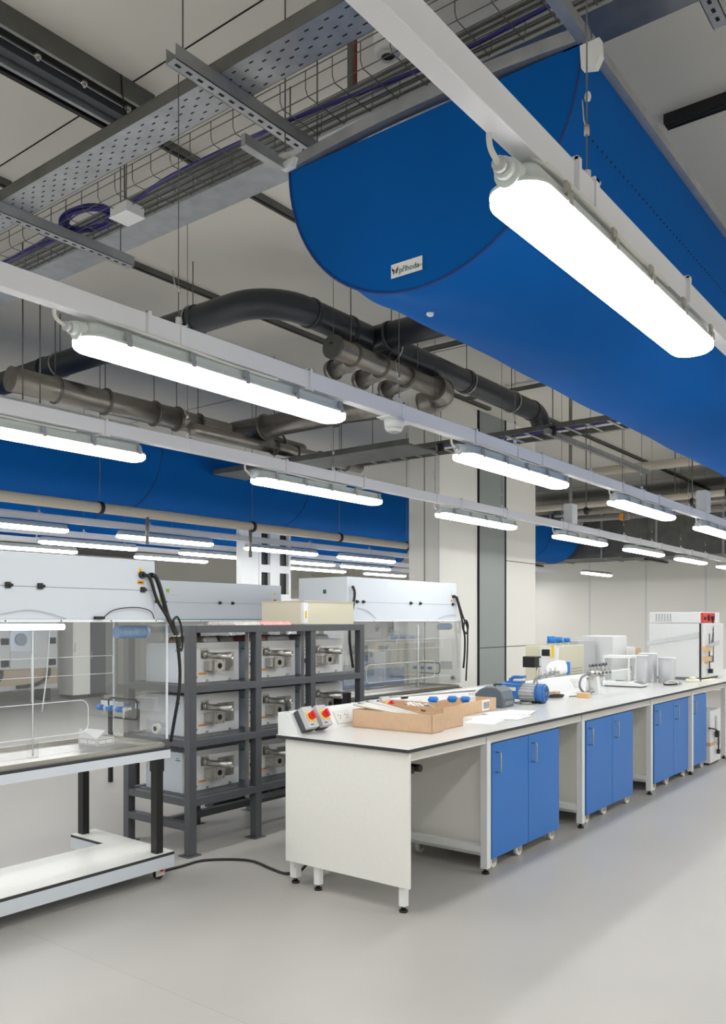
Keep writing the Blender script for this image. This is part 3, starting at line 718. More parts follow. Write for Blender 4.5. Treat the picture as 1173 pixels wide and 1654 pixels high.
# mobile cabinets
def cabinet(x0, x1, label, split=None):
    t = thing('base_cabinet', label, 'cabinet', (x0, 2.62, 0), 0, 'blue door cabinets on castors under the bench')
    W = x1-x0
    b = MB().box(0, W, .02, .78, .125, .145, white).box(0, .018, .02, .78, .125, .815, panel_m).box(W-.018, W, .02, .78, .125, .815, panel_m).box(0, W, .02, .78, .797, .817, white).box(0, W, .76, .78, .125, .815, panel_m).box(.03, W-.03, .05, .52, .12, .125, white)
    b.build('body', t)
    b = MB().box(-.0, W, .03, .05, .105, .125, white).box(0, .03, .02, .78, .08, .125, white).box(W-.03, W, .02, .78, .08, .125, white); b.build('chassis', t)
    xs = [0, (split-x0) if split else W, W] if split else [0, W]
    for i in range(len(xs)-1):
        a, c = xs[i]+.003, xs[i+1]-.003
        d = MB().box(a, c, -.002, .018, .070, .808, blue_m).build('door', t, bevel=.0015)
        h = MB(); pipe_handle(h, a+.055, -.002, .62, .75); h.build('handle', d)
    for (x, y) in ((.07, .035), (W-.07, .035), (.07, .60), (W-.07, .60)) + (((W*.42, .035),) if split else ()):
        b = MB().cyl((x, y-.014, .044), (x, y+.014, .044), .044, castw, 24).cyl((x, y-.016, .044), (x, y+.016, .044), .014, greyp, 12)
        b.box(x-.02, x+.03, y-.02, y-.016, .03, .08, steel).box(x-.02, x+.03, y+.016, y+.02, .03, .08, steel).cyl((x, y, .078), (x, y, .12), .018, steel, 14)
        b.build('caster', t)
    return t
cabinet(4.735, 5.75, 'blue two-door cabinet on castors nearest the bench end', 5.25)
cabinet(6.245, 7.275, 'blue two-door cabinet on castors, second along the bench', 6.79)
cabinet(7.83, 8.88, 'blue two-door cabinet on castors, third along the bench', 8.40)
cabinet(8.985, 9.53, 'narrow blue single-door cabinet, last along the bench')
# small unit on the floor
t = thing('floor_unit', 'white equipment unit with black plug and tape on the floor under the bench', 'equipment', (9.62, 2.60, 0))
MB().box(0, .42, 0, .45, .02, .60, white).build('case', t, bevel=.008)
MB().box(.18, .24, -.012, 0, .35, .53, greyp).build('front_handle', t, bevel=.004)
MB().box(-.001, .2, -.0015, 0, .21, .25, card).box(-.0015, 0, 0, .2, .21, .25, card).build('tape', t)
b = MB().tube([(-.06, .0, .42), (.05, -.03, .40), (.16, -.04, .36), (.19, -.035, .30), (.22, -.03, .22), (.2, -.03, .14)], .008, black, 8, sub=5)
b.box(.13, .19, -.05, -.015, .30, .37, black).box(.19, .23, -.045, -.015, .11, .16, black); b.build('cable', t)
MB().box(.02, .4, .02, .43, 0, .02, black).build('feet', t)
MB().cyl((.30, -.012, .24), (.30, 0, .24), .05, greyp, 20).build('dial', t)

# ------------------------------------------------------------------ things on the bench
ZT = .905
def tray_box(name, x0, x1, y0, y1, h, label, th=.004, **k):
    b = MB().box(x0, x1, y0, y1, ZT, ZT+th, card)
    b.box(x0, x0+th, y0, y1, ZT, ZT+h, card).box(x1-th, x1, y0, y1, ZT, ZT+h, card).box(x0, x1, y0, y0+th, ZT, ZT+h, card).box(x0, x1, y1-th, y1, ZT, ZT+h, card)
    return b
def boxthing(label, sx, sy, h, loc, rz, text=(), th=.004, flaps=False):
    t = thing('cardboard_box', label, 'box', loc, rz)
    b = MB().box(0, sx, 0, sy, 0, th, card)
    b.box(0, th, 0, sy, 0, h, card).box(sx-th, sx, 0, sy, 0, h, card).box(0, sx, 0, th, 0, h, card).box(0, sx, sy-th, sy, 0, h, card)
    b.build('carton', t)
    for (s, size, l, r) in text: txt(s, 'printed_lettering', size, t, l, r, ink, ext=.0002)
    return t
bx1 = boxthing('long open cardboard box holding white rods, nearest the bench edge', .135, .60, .115, (4.30, 2.79, ZT), .04)
b = MB()
for k in range(5):
    b.tube([(4.325+.02*k, 2.84+.03*k, ZT+.085+.002*k), (4.32+.018*k, 3.1, ZT+.11+.003*k), (4.30+.018*k, 3.40-.02*k, ZT+.145+.005*k)], .009, (whitec, steel)[k % 2], 8, sub=4)
tag(b.build('white_rods'), 'white and steel rods lying in the long cardboard box', 'rods', 'rods in the long box')
bxt = boxthing('open cardboard box with printed sides behind the long box', .26, .56, .14, (4.50, 2.84, ZT), .02)
b = MB()
for y0, z0, n in ((.46, .10, 9), (.16, .085, 7), (.16, .105, 3)):
    for q in range(n): b.box(-.0012, -.0, y0-.012*q-.008, y0-.012*q, z0, z0+random.choice((.010, .014, .018)), ink)
b.build('printed_marks', bxt)
b = MB()
for k in range(10):
    x = 4.53+random.uniform(0, .16); y = 2.9+random.uniform(0, .25); b.tube([(x, y, ZT+.08), (x+random.uniform(-.03, .04), y+.1, ZT+.13+random.uniform(0, .015)), (x+random.uniform(-.0, .05), y+.18, ZT+.10)], .007, (whitec, steel, paper)[k % 3], 7, sub=3)
tag(b.build('bagged_fittings'), 'heap of bagged white and steel fittings in the printed box', 'fittings', kind='stuff')
b = MB().cyl((4.72, 3.50, 1.055), (5.7, 3.30, 1.052), .007, steel, 8); b.cyl((4.95, 3.47, 1.045), (5.0, 3.46, 1.045), .014, black, 10)
tag(b.build('steel_rod'), 'thin steel rod resting across the boxes', 'rod')
b2 = boxthing('open cardboard box with a white label and blue taps', .74, .24, .095, (5.04, 3.12, ZT), .05)
MB().box(.50, .62, -.0012, 0, .01, .09, paper).build('label_sheet', b2)
b = MB()
for k in range(16):
    if k % 3 != 1: b.box(.52+k*.006, .5235+k*.006, -.002, -.0012, .025, .075, ink)
b.build('barcode', b2)
for k, (x, y, z) in enumerate(((5.07, 3.28, 1.03), (5.30, 3.26, 1.02), (5.47, 3.25, 1.005))):
    t = thing('blue_valve', 'blue plastic valve sticking out of the labelled box, %s from the left' % ORD[k], 'valve', (x, y, ZT), 0, 'blue valves in the labelled box')
    hh = z-ZT; MB().cyl((0, 0, .005), (0, 0, hh-.02), .012, whitec, 12).build('stem', t)
    MB().cyl((0, 0, hh-.022), (0, 0, hh+.02), .03, cyan, 8).cyl((-.05, 0, hh), (.05, 0, hh), .014, cyan, 12).build('knob', t)
MB_ = MB().box(0, .09, 0, .05, 0, .05, paper)
tag(MB_.build('small_carton', loc=(5.66, 3.32, ZT+.095-.045), bevel=.002), 'small white carton standing in the labelled box', 'box')
for k, (x, y, a) in enumerate(((4.95, 2.72, .25), (5.12, 2.85, -.1), (5.25, 2.70, .12), (5.4, 2.9, -.2), (5.55, 2.76, .3))):
    b = MB().box(0, .297, 0, .21, 0, .0012, paper)
    for q in range(9): b.box(.03, .03+random.uniform(.1, .22), .02+q*.02, .022+q*.02, .0012, .0015, greyp)
    tag(b.build('paper_sheet', loc=(x, y, ZT+.0015*k), rot=(0, 0, a)), 'loose printed white paper on the bench before the boxes, %s from the left' % ORD[k], 'paper', 'papers on the bench')
# label printer
t = thing('label_printer', 'slate grey rounded label printer beside the blue pump', 'printer', (5.90, 3.16, ZT), .08)
prof = [(0, 0), (.24, 0), (.25, .05), (.25, .10), (.21, .14), (.15, .168), (.07, .165), (.02, .13), (0, .07)]
MB().prism([(u, v) for u, v in prof], 'x', 0, .22, printm).build('shell', t, bevel=.012)
MB().tube([(.05, .09, .172), (.11, .13, .180), (.17, .09, .174)], .006, black, 8, sub=4).build('lid_handle', t)
MB().box(.03, .19, -.004, .0, .02, .05, midg).build('paper_slot', t)
MB().cyl((-.003, .10, .09), (0, .10, .09), .008, cyan, 14).build('button', t)
# vacuum pump
t = thing('vacuum_pump', 'blue and grey vacuum pump with finned motor on the bench', 'pump', (6.44, 3.06, ZT), .06)
MB().box(-.07, .07, .20, .38, .03, .165, pumpb).build('oil_case', t, bevel=.01)
MB().box(-.0745, -.07, .23, .34, .10, .13, whitec).build('nameplate', t)
b = MB().cyl((0, .06, .085), (0, .21, .085), .072, greyp, 28)
for k in range(18):
    a = 2*PI*k/18; b.box(-.0015, .0015, .065, .205, .072, .080, greyp, Matrix.Translation((0, 0, .085)) @ Matrix.Rotation(a, 4, 'Y'))
b.build('motor', t)
b = MB().cyl((0, .0, .085), (0, .065, .085), .080, pumpb, 32).cyl((0, -.012, .085), (0, 0, .085), .066, pumpb, 32, .078)
for k in range(10):
    a = 2*PI*k/10; b.box(.02, .06, -.0135, -.0115, -.003, .003, ink, Matrix.Translation((0, 0, .085)) @ Matrix.Rotation(a, 4, 'Y'))
b.build('fan_cover', t)
b = MB().box(-.05, .05, .06, .2, 0, .02, black).box(-.06, .06, .30, .38, 0, .03, black).box(-.05, .05, .01, .04, 0, .03, black); b.build('feet', t)
b = MB().tube([(-.02, .30, .165), (-.02, .28, .21), (-.02, .22, .215)], .014, pumpb, 10, sub=3).cyl((.03, .32, .165), (.03, .32, .20), .018, pumpb, 12).box(-.05, .06, .20, .34, .165, .178, pumpb).cyl((-.04, .2, .215), (.06, .2, .215), .012, pumpb, 10)
b.build('carry_handle', t)
b = MB()
for k in range(4): b.tube([(-.09-.01*k, .10+.02*k, .006+.006*k), (-.16, .05, .012+.005*k), (-.19, .12+.02*k, .01), (-.11, .17, .012)], .005, (steel, black)[k % 2], 6, closed=True, sub=4)
tag(b.build('chain_cable', loc=(6.44, 3.06, ZT)), 'tangled black and silver cable beside the pump', 'cable')
# glass condenser assembly behind pump
t = thing('glass_manifold', 'glass vacuum manifold with black box and hoses behind the pump', 'lab apparatus', (6.95, 3.38, ZT), 0)
MB().box(-.04, .04, -.04, .04, 0, .012, whitec).cyl((0, 0, .012), (0, 0, .34), .008, steel, 10).build('stand', t)
MB().box(-.09, .05, -.02, .10, .27, .37, black).build('controller', t, bevel=.006)
MB().box(-.0, .045, -.0225, -.02, .28, .355, greyp).build('display', t)
b = MB().cyl((-.06, -.05, .18), (.30, -.05, .21), .022, clear, 16)
for k in range(4): b.cyl((.0+.09*k, -.05, .19+.008*k), (.0+.09*k, -.05, .24+.008*k), .009, frost, 10)
b.build('glass_tube', t)
b = MB()
for k in range(4): b.cyl((.0+.09*k, -.085, .19+.008*k), (.0+.09*k, -.03, .19+.008*k), .010, steel, 10).box(-.012+.09*k, .012+.09*k, -.09, -.085, .175+.008*k, .205+.008*k, steel)
b.build('taps', t)
b = MB().tube([(-.05, -.05, .19), (-.16, -.06, .17), (-.19, -.06, .10), (-.14, -.06, .04), (-.08, -.05, .03)], .011, midg, 10, sub=6).tube([(.0, -.05, .03), (-.05, -.06, .10), (-.11, -.05, .11), (-.13, -.05, .06)], .008, black, 8, sub=5)
b.build('hose', t)
# second apparatus
t = thing('gas_manifold', 'white stand with steel taps, coiled hose and five knobs on the bench', 'lab apparatus', (7.55, 3.12, ZT), 0)
MB().box(-.05, .06, -.10, .06, 0, .012, white).prism([(-.09, .012), (.04, .012), (.03, .13), (.0, .17), (-.07, .17)], 'x', -.03, .04, white).build('stand', t, bevel=.002)
MB().cyl((-.14, -.04, .20), (.30, -.02, .205), .024, steel, 18).cyl((-.14, -.03, .155), (.26, -.02, .16), .014, steel, 14).build('manifold_bar', t)
for k in range(5):
    x = -.1+.085*k
    MB().cyl((x, -.04, .22), (x, -.04, .262), .008, steel, 10).cyl((x, -.04, .262), (x, -.04, .29), .018, midg, 10).cyl((x, -.055, .275), (x, -.062, .275), .01, black, 10).build('knob', t)
b = MB()
for k in range(4): b.cyl((-.06+.09*k, -.07, .20), (-.06+.09*k, -.10, .20), .013, steel, 10).cyl((-.06+.09*k, -.1, .2), (-.06+.09*k, -.115, .2), .006, black, 8)
b.build('port_row', t)['kind'] = 'stuff'
b = MB().tube([(-.12, -.03, .20), (-.26, -.02, .17), (-.30, -.02, .09), (-.22, -.03, .03), (-.10, -.03, .04)], .011, midg, 10, sub=6).tube([(-.04, -.03, .05), (-.12, -.04, .07), (-.14, -.04, .15)], .007, steel, 8, sub=4); b.build('hose', t)
b = MB().tube([(-.04, -.05, .03), (-.16, -.03, .012), (-.3, -.02, .006), (-.42, .03, .006)], .004, black, 6, sub=5)
b.build('cable', t)
b = MB()
for k in range(3): b.tube([(7.0+.1*math.cos(a*PI/4)+.01*k, 3.22+.055*math.sin(a*PI/4), ZT+.008+.007*k) for a in range(8)], .004, black, 6, closed=True, sub=3)
tag(b.build('coiled_cable'), 'coil of thin black cable lying on the bench behind the wooden block', 'cable')
tag(MB().box(0, .10, 0, .06, 0, .045, card).build('small_carton', loc=(7.08, 3.26, ZT), bevel=.002), 'small brown carton behind the coiled cable', 'box')
tag(MB().box(0, .06, 0, .11, 0, .045, wood).build('wood_block', loc=(7.13, 2.97, ZT), bevel=.002), 'pale wooden block lying alone on the bench', 'block')
# balance with draught shield
t = thing('balance', 'white laboratory balance with clear draught shield', 'balance', (8.55, 2.98, ZT), .05)
MB().prism([(0, .01), (.0, .03), (.12, .055), (.42, .06), (.42, .01)], 'x', 0, .24, white).build('base', t, bevel=.006)
MB().prism([(.012, .034), (.10, .054), (.10, .057), (.012, .037)], 'x', .04, .20, midg).build('display', t)
b = MB().box(.01, .014, .14, .40, .06, .30, clear).box(.226, .23, .14, .40, .06, .30, clear).box(.01, .23, .14, .144, .06, .30, clear).box(.01, .23, .396, .40, .06, .30, clear)
b.build('shield_glass', t)
b = MB().box(.0, .24, .13, .41, .30, .325, white)
for x in (.005, .225):
    for y in (.135, .395): b.box(x, x+.012, y, y+.012, .06, .30, white)
b.build('shield_frame', t)
MB().cyl((.12, .27, .06), (.12, .27, .068), .045, steel, 20).build('pan', t)
MB().box(.02, .22, .02, .4, 0, .012, black).build('feet', t)
for k, (x, y, r, h) in enumerate(((9.15, 3.22, .09, .30), (9.5, 3.25, .10, .31), (9.45, 3.02, .09, .27))):
    t = thing('plastic_tub', 'clear plastic cylinder tub right of the balance, %s from the left' % ORD[k], 'container', (x, y, ZT), 0, 'plastic tubs beside the balance')
    MB().ring((0, 0, 0), (0, 0, h), r, r-.003, frost, 28).cyl((0, 0, 0), (0, 0, .004), r, frost, 28).build('body', t)
    MB().cyl((0, 0, h), (0, 0, h+.012), r+.004, white, 28).build('lid', t)
b = MB()
for k in range(6):
    b.tube([(9.02+.05*k, 2.86+.01*k, ZT+.012+.005*k), (9.1+.03*k, 2.80, ZT+.02), (9.2+.02*k, 2.88, ZT+.025), (9.08, 2.93, ZT+.012)], .009, (black, whitec, steel)[k % 3], 7, closed=True, sub=4)
tag(b.build('cable_heap'), 'heap of black and white cables right of the balance', 'cable')
b = MB().cyl((9.72, 2.82, ZT), (9.72, 2.82, ZT+.035), .085, foam, 28, .07).cyl((9.72, 2.82, ZT+.035), (9.72, 2.82, ZT+.06), .05, foam, 24, .02)
tag(b.build('cream_disc'), 'cream coloured round base lying before the white oven', 'disc')
b = MB().prism([(9.82, 2.66), (10.1, 2.66), (10.1, 2.71), (9.82, 2.75)], 'z', ZT, ZT+.025, foam)
tag(b.build('cream_wedge'), 'cream flat strip lying at the bench edge before the oven', 'strip')
# oven
t = thing('drying_oven', 'white laboratory oven with red control panel at the bench end', 'oven', (10.02, 2.81, ZT), 0)
MB().box(0, .85, .02, .60, .03, .66, white).box(0, .85, .02, .60, .665, .79, white).build('cabinet', t, bevel=.006)
MB().box(.01, .84, -.03, .02, .03, .66, white).build('door', t, bevel=.006)
MB().box(.06, .56, -.004, .02, .67, .785, red).build('control_panel', t, bevel=.003)
b = MB().box(.10, .18, -.006, -.004, .70, .735, ink).box(.27, .30, -.016, -.004, .69, .76, black).box(.24, .33, -.016, -.004, .72, .735, black).cyl((.43, -.03, .725), (.43, -.004, .725), .025, black, 18); b.build('controls', t)
b = MB()
for i in range(6):
    for j in range(7): b.box(-.0015, 0, .34+i*.033, .358+i*.033, .685+j*.013, .691+j*.013, midg)
b.build('vents', t)
MB().box(-.003, .0, -.0, .02, .03, .66, black).build('door_gasket', t)
MB().box(.20, .40, -.034, -.030, .20, .54, printm).box(.24, .34, -.0365, -.034, .28, .58, paper).build('window_label', t)
b = MB().box(.0, .85, .04, .58, 0, .03, midg); b.build('feet', t)
b = MB().tube([(.45, -.01, .70), (.30, -.05, .50), (.16, -.05, .34), (.15, -.05, .22), (.17, -.05, .12)], .007, black, 8, sub=5).box(.14, .20, -.08, -.04, .08, .13, black)
b.build('cable', t)
for z in (.22, .34):
    tag(MB().box(-.10, .18, 0, .03, 0, .055, wood).build('foam_strip', loc=(10.02, 2.74-.0, ZT+z)), 'beige packing strip strapped across the oven, %s one' % ('lower' if z < .3 else 'upper'), 'packing strip')
b = MB().prism([(.02, .50), (.62, .40), (.62, .44), (.02, .56)], 'x', -.02, -.012, frost)
b.prism([(-.02, .42), (.45, .46), (.45, .41), (-.02, .38)], 'y', -.085, -.079, frost)
tag(b.build('plastic_strap', loc=(10.02, 2.81, ZT)), 'translucent plastic strap wrapped around the oven', 'strap')

# second bench back-to-back, with equipment
t = thing('rear_bench', 'white bench standing behind the long foreground bench', 'workbench', (6.2, 3.66, 0))
MB().box(0, 6.2, 0, .8, .885, .905, top_m).build('worktop', t)
MB().box(.03, 6.17, .03, .05, .1, .885, lam).build('back_panel', t)
for x in (.05, 2.0, 4.0, 6.1):
    for y in (.06, .72): MB().box(x, x+.05, y, y+.05, 0, .885, white).build('leg', t)
t = thing('recirculator', 'beige equipment cabinet with slots and three blue caps behind the bench', 'equipment', (8.35, 3.80, ZT), 0)
MB().box(0, .66, 0, .4, 0.012, .42, beige).build('case', t, bevel=.006)
b = MB()
for k in range(3): b.box(.3, .6, -.002, 0, .10+.03*k, .106+.03*k, midg)
b.build('slots', t)
MB().box(.02, .64, .02, .38, 0, .012, black).build('feet', t)
for k, x in enumerate((.12, .32, .53)):
    MB().cyl((x, .15, .42), (x, .15, .45), .025, whitec, 12).cyl((x, .15, .45), (x, .15, .52-.012*k), .045-.004*k, cyan, 10).build('cap', t)
b = MB().box(8.26, 8.345, 3.80, 3.98, ZT, 1.31, white).box(8.255, 8.26, 3.87, 3.96, 1.22, 1.29, black).box(8.255, 8.26, 3.82, 3.85, 1.20, 1.33, yellow)
tag(b.build('meter_box'), 'small white meter with black display before the beige cabinet', 'meter')
b = MB().loft([[Vector((8.05+.0*u, 3.68, 1.031)) + Vector((.27*math.cos(a)*s, .055*math.sin(a)*s, hz)) for a in [2*PI*k/20 for k in range(20)] for u in (0,)] for s, hz in ((.8, 0), (1.0, .04), (.95, .10), (.6, .145), (.2, .155))], paper)
b.box(8.18, 8.24, 3.63, 3.73, 1.034, 1.165, cyan)
tag(b.build('folded_bag'), 'white plastic bag with blue stripes lying on the bench spine', 'bag')
for k, (x, y, sx, h, m) in enumerate(((9.2, 3.95, .5, .45, greyp), (9.75, 3.75, .45, .50, white), (10.35, 3.8, .3, .35, paper), (10.75, 3.85, .25, .33, card))):
    b = MB().box(0, sx, 0, .4, 0, h, m).box(.01, sx-.01, .01, .39, h, h+.006, m)
    tag(b.build('storage_carton', loc=(x, y, ZT), bevel=.006), ['grey box behind the gas manifold on the rear bench', 'tall white box behind the balance on the rear bench', 'small white box behind the plastic tubs', 'small brown box behind the plastic tubs'][k], 'box', 'boxes on the rear bench')

# ------------------------------------------------------------------ mobile enclosure (tabletop hood) maker
def rrect(b, x0, x1, z0, z1, y, r=.05, w=.0022, m=edgec, ax='y'):
    pts = []
    for cx_, cz_, a0 in ((x1-r, z1-r, 0), (x0+r, z1-r, 90), (x0+r, z0+r, 180), (x1-r, z0+r, 270)):
        for k in range(6):
            a = math.radians(a0+18*k); u, v = cx_+r*math.cos(a), cz_+r*math.sin(a)
            pts.append((u, y, v) if ax == 'y' else (y, u, v))
    b.tube(pts, w, m, 6, closed=True)
def hood(label, x, y, L=2.0, D=.62, detail=True, lz=.87, base=True, HT=1.955):
    t = thing('enclosure_hood', label, 'fume enclosure', (x, y, 0), 0, 'white ventilated enclosures on tables')
    b = MB().box(0, L, 0, D, 1.605, HT, hoodm); b.build('filter_housing', t, bevel=.004)
    MB().box(.0, L, -.0015, 0, 1.776, 1.779, midg).build('housing_joint', t)
    for hx in (.15, .25, L-.93, L-.75, L-.09):
        MB().box(hx-.018, hx+.012, -.014, 0, 1.765, 1.797, black).box(hx-.006, hx+.022, -.018, -.003, 1.773, 1.789, black).build('latch', t, bevel=.004)
    # warning triangle and label
    b = MB().prism([(L-.125, 1.882), (L-.09, 1.882), (L-.1075, 1.918)], 'y', -.001, 0, yellow).prism([(L-.110, 1.888), (L-.105, 1.888), (L-.1075, 1.908)], 'y', -.0016, -.001, ink).box(L-.128, L-.08, -.001, 0, 1.812, 1.834, orange)
    b.box(L-.12, L-.09, -.0015, -.001, 1.82, 1.826, ink)
    b.build('warning_label', t)
    Lg = L+.10
    b = MB().box(-.05, Lg, -.012, D-.05, 1.59, 1.605, edgec)
    for k in range(7): b.cyl((.1+k*(L-.1)/6, -.014, 1.597), (.1+k*(L-.1)/6, -.012, 1.597), .004, black, 8)
    b.build('top_sheet', t)
    b = MB().box(-.04, Lg-.01, .0, .006, lz+.01, 1.59, clear); b.build('front_pane', t)
    MB().box(Lg-.012, Lg-.006, .0, D-.08, lz+.01, 1.59, clear).build('side_pane', t)
    MB().box(-.04, -.034, .0, D-.08, lz+.01, 1.59, clear).build('side_pane', t)
    MB().box(-.04, Lg-.01, D-.086, D-.08, lz+.01, 1.59, clear).build('rear_pane', t)
    b = MB().box(Lg-.013, Lg-.003, -.003, .008, lz+.01, 1.59, edgec).box(Lg-.011, Lg-.005, D-.09, D-.08, lz+.01, 1.59, edgec)
    b.box(L*.0+L-.80, L-.785, -.004, .008, lz+.02, 1.52, clear); b.tube([(L-.795, -.006, lz+.02), (L-.795, -.006, 1.55)], .003, edgec, 6)
    if detail: rrect(b, L-1.7, L-.46, .98, 1.16, -.003); rrect(b, L-1.75, L-.30, 1.30, 1.40, -.003, r=.01, w=.0012)
    b.build('pane_edges', t)
    # worktop: black edge over white board, stainless tray
    b = MB().box(-.05, Lg+.01, -.01, D-.02, lz-.105, lz-.055, hoodm); b.build('worktop_board', t)
    MB().box(-.05, Lg+.008, -.008, D-.02, lz-.055, lz-.04, edge_m).build('worktop_edge', t)
    b = MB().box(-.03, Lg-.02, .012, D-.04, lz-.04, lz-.03, stain)
    b.box(-.03, Lg-.02, .012, .03, lz-.03, lz-.014, stain).box(-.03, Lg-.02, D-.06, D-.04, lz-.03, lz-.008, stain).box(Lg-.045, Lg-.02, .03, D-.06, lz-.03, lz-.010, stain).box(-.03, -.005, .03, D-.06, lz-.03, lz-.010, stain)
    b.build('steel_tray', t)
    # gas port and taps on right side pane
    rrect(p := MB(), .28, .58, .975, 1.10, Lg-.014, r=.03, w=.006, m=black, ax='x'); p.build('port_gasket', t)
    for k in range(3):
        yy = .34+.10*k
        b = MB().cyl((Lg-.06, yy, 1.04), (Lg-.02, yy, 1.04), .010, whitec, 10).cyl((Lg-.075, yy, 1.04), (Lg-.058, yy, 1.04), .014, whitec, 10).cyl((Lg-.07, yy, 1.04), (Lg-.075, yy-.0, .985), .006, whitec, 8)
        b.cyl((Lg-.075, yy+.02, 1.04), (Lg-.075, yy+.062, 1.04), .019, cyan, 14); b.build('gas_tap', t)
    MB().cyl((Lg-.02, .10, .935), (Lg-.0, .10, .935), .032, whitec, 22).cyl((Lg-.022, .10, .935), (Lg-.02, .10, .935), .015, dark, 14).build('cable_grommet', t)
    MB().box(Lg-.004, Lg+.04, .14, .28, 1.03, 1.12, frost).build('socket_box', t, bevel=.006)
    if detail:
        MB().cyl((.02, .3, 1.562), (L-.42, .3, 1.562), .018, lampm, 12).build('strip_lamp', t) if x < 3 else None
        b = MB().cyl((L-.20, .10, 1.53), (L+.02, .10, 1.53), .035, mat('blue_hose_wrap', (150, 180, 215), .2), 20)
        for k in range(14): b.ring((L-.2+.015*k, .10, 1.53), (L-.195+.015*k, .1, 1.53), .038, .034, mat('blue_hose_rib', (110, 150, 200), .3), 20)
        b.build('flexible_hose', t)
        MB().box(L-.62, L-.50, D-.10, D-.09, 1.42, 1.58, greyp).cyl((L-.56, D-.11, 1.49), (L-.56, D-.10, 1.49), .035, midg, 20).build('meter_plate', t)
        b = MB().tube([(L-.40, D-.15, 1.58), (L-.42, D-.15, 1.3), (L-.46, D-.16, 1.06)], .004, whitec, 6, sub=4).tube([(L-.52, D-.15, 1.4), (L-.52, D-.15, 1.12)], .003, whitec, 6)
        b.build('glass_tube', t)
        b = MB().box(L-.82, L-.77, -.02, .012, lz+.01, lz+.09, clear); b.build('pane_latch', t)
    if not base:
        for xx, yy in ((0, .1), (L+.06, .1), (0, .52), (L+.06, .52)): MB().box(xx, xx+.035, yy, yy+.035, 0, lz-.105, black).build('leg', t)
        return t
    # frame below
    for xx in (.0, L+.07):
        b = MB().box(xx, xx+.05, .07, .13, .165, lz-.11, black).box(xx-.005, xx+.055, .065, .135, lz-.20, lz-.105, black); b.build('lifting_column', t, bevel=.004)
        b = MB().box(xx, xx+.05, .84, .90, .165, lz-.11, black); b.build('lifting_column', t, bevel=.004)
        MB().box(xx+.0, xx+.05, .1, .9, lz-.135, lz-.105, black).build('cross_bar', t)
    ol = [(-.15, .05), (L+.19, .05), (L+.22, .92), (L+.03, .92), (L+.03, .55), (.16, .55), (.16, .92), (-.15, .92)]
    MB().prism(ol, 'z', .075, .15, hoodm).build('base_board', t)
    MB().prism([(u, v) for u, v in ol], 'z', .15, .167, edge_m).build('base_edge', t)
    MB().prism([(u*.999, v+.002*(1 if v < .5 else -1)) for u, v in ol], 'z', .167, .170, lam).build('base_top', t)
    for xx, yy in ((-.1, .12), (L+.12, .12), (-.1, .84), (L+.14, .84)):
        b = MB().cyl((xx, yy-.012, .032), (xx, yy+.012, .032), .032, black, 22).box(xx-.03, xx+.035, yy-.02, yy-.013, .02, .07, whitec).box(xx-.03, xx+.035, yy+.013, yy+.02, .02, .07, whitec).box(xx-.02, xx+.03, yy-.02, yy+.02, .06, .076, whitec).box(xx-.0, xx+.025, yy-.024, yy-.02, .045, .058, red)
        b.build('caster', t)
    return t
h1 = hood('white ventilated enclosure on a black-legged table at the left picture edge', 1.2, 4.05)
h1['label'] = 'white clear-fronted enclosure on a wheeled table at the left picture edge'
b = MB().cyl((3.10-1.2, -.02, 1.868), (3.10-1.2, .0, 1.868), .02, black, 14).tube([(1.90, -.02, 1.868), (1.94, -.03, 1.85), (1.99, -.035, 1.72), (2.06, -.04, 1.62), (2.12, -.05, 1.50)], .010, black, 8, sub=6)
b.cyl((1.965, -.02, 1.868), (1.965, 0, 1.868), .016, black, 14).tube([(1.965, -.02, 1.868), (1.99, -.03, 1.85), (2.03, -.035, 1.74), (2.07, -.035, 1.62), (2.12, -.04, 1.54), (2.15, -.04, 1.44)], .014, black, 10, sub=6)
b.tube([(2.10, -.05, 1.60), (2.13, -.05, 1.62), (2.16, -.05, 1.56), (2.17, -.05, 1.45), (2.15, -.05, 1.42), (2.11, -.05, 1.55)], .007, black, 8, closed=True, sub=4)
b.tube([(2.13, -.05, 1.47), (2.15, -.05, 1.3), (2.14, -.05, 1.15), (2.125, -.03, 1.0), (2.12, .0, .86)], .010, black, 8, sub=6)
b.box(2.105, 2.145, -.058, -.03, 1.502, 1.508, white)
b.build('power_cables', h1)
b = MB().tube([(1.62, -.02, 1.61), (1.70, -.02, 1.66), (1.85, -.02, 1.675), (1.95, -.02, 1.655), (1.98, -.02, 1.61)], .003, black, 6, sub=6).box(1.57, 1.63, -.03, -.01, 1.606, 1.622, black).tube([(.8, -.01, 1.62), (1.0, -.01, 1.63), (1.2, -.01, 1.655), (1.4, -.01, 1.61)], .002, greyp, 6, sub=5)
b.build('thin_cable', h1)
# small box inside
t = thing('cardboard_tray', 'small open white box with printed border on the steel tray', 'box', (3.0, 4.34, .84), .1)
b = MB().box(0, .13, 0, .17, 0, .003, paper).box(0, .003, 0, .17, 0, .045, paper).box(.127, .13, 0, .17, 0, .045, paper).box(0, .13, 0, .003, 0, .045, paper).box(0, .13, .167, .17, 0, .045, paper)
b.build('carton', t)
MB().prism([(.02, .045), (.17, .065), (.155, .10), (.02, .048)], 'x', .0, .004, paper).prism([(.0, .045), (.06, .09), (.058, .093), (-.002, .048)], 'y', .0, .17, paper).build('lid_flap', t)
b = MB()
for x0, x1, y0, y1 in ((.01, .12, -.0006, 0),):
    for z in (.008, .036): b.box(x0, x1, y0, y1, z, z+.0025, ink)
    for x in (.01, .065, .118): b.box(x, x+.0015, y0, y1, .008, .037, ink)
for z in (.008, .036): b.box(-.0006, 0, .01, .16, z, z+.0015, ink)
for y in (.01, .085, .158): b.box(-.0006, 0, y, y+.0015, .008, .037, ink)
b.build('printed_border', t)
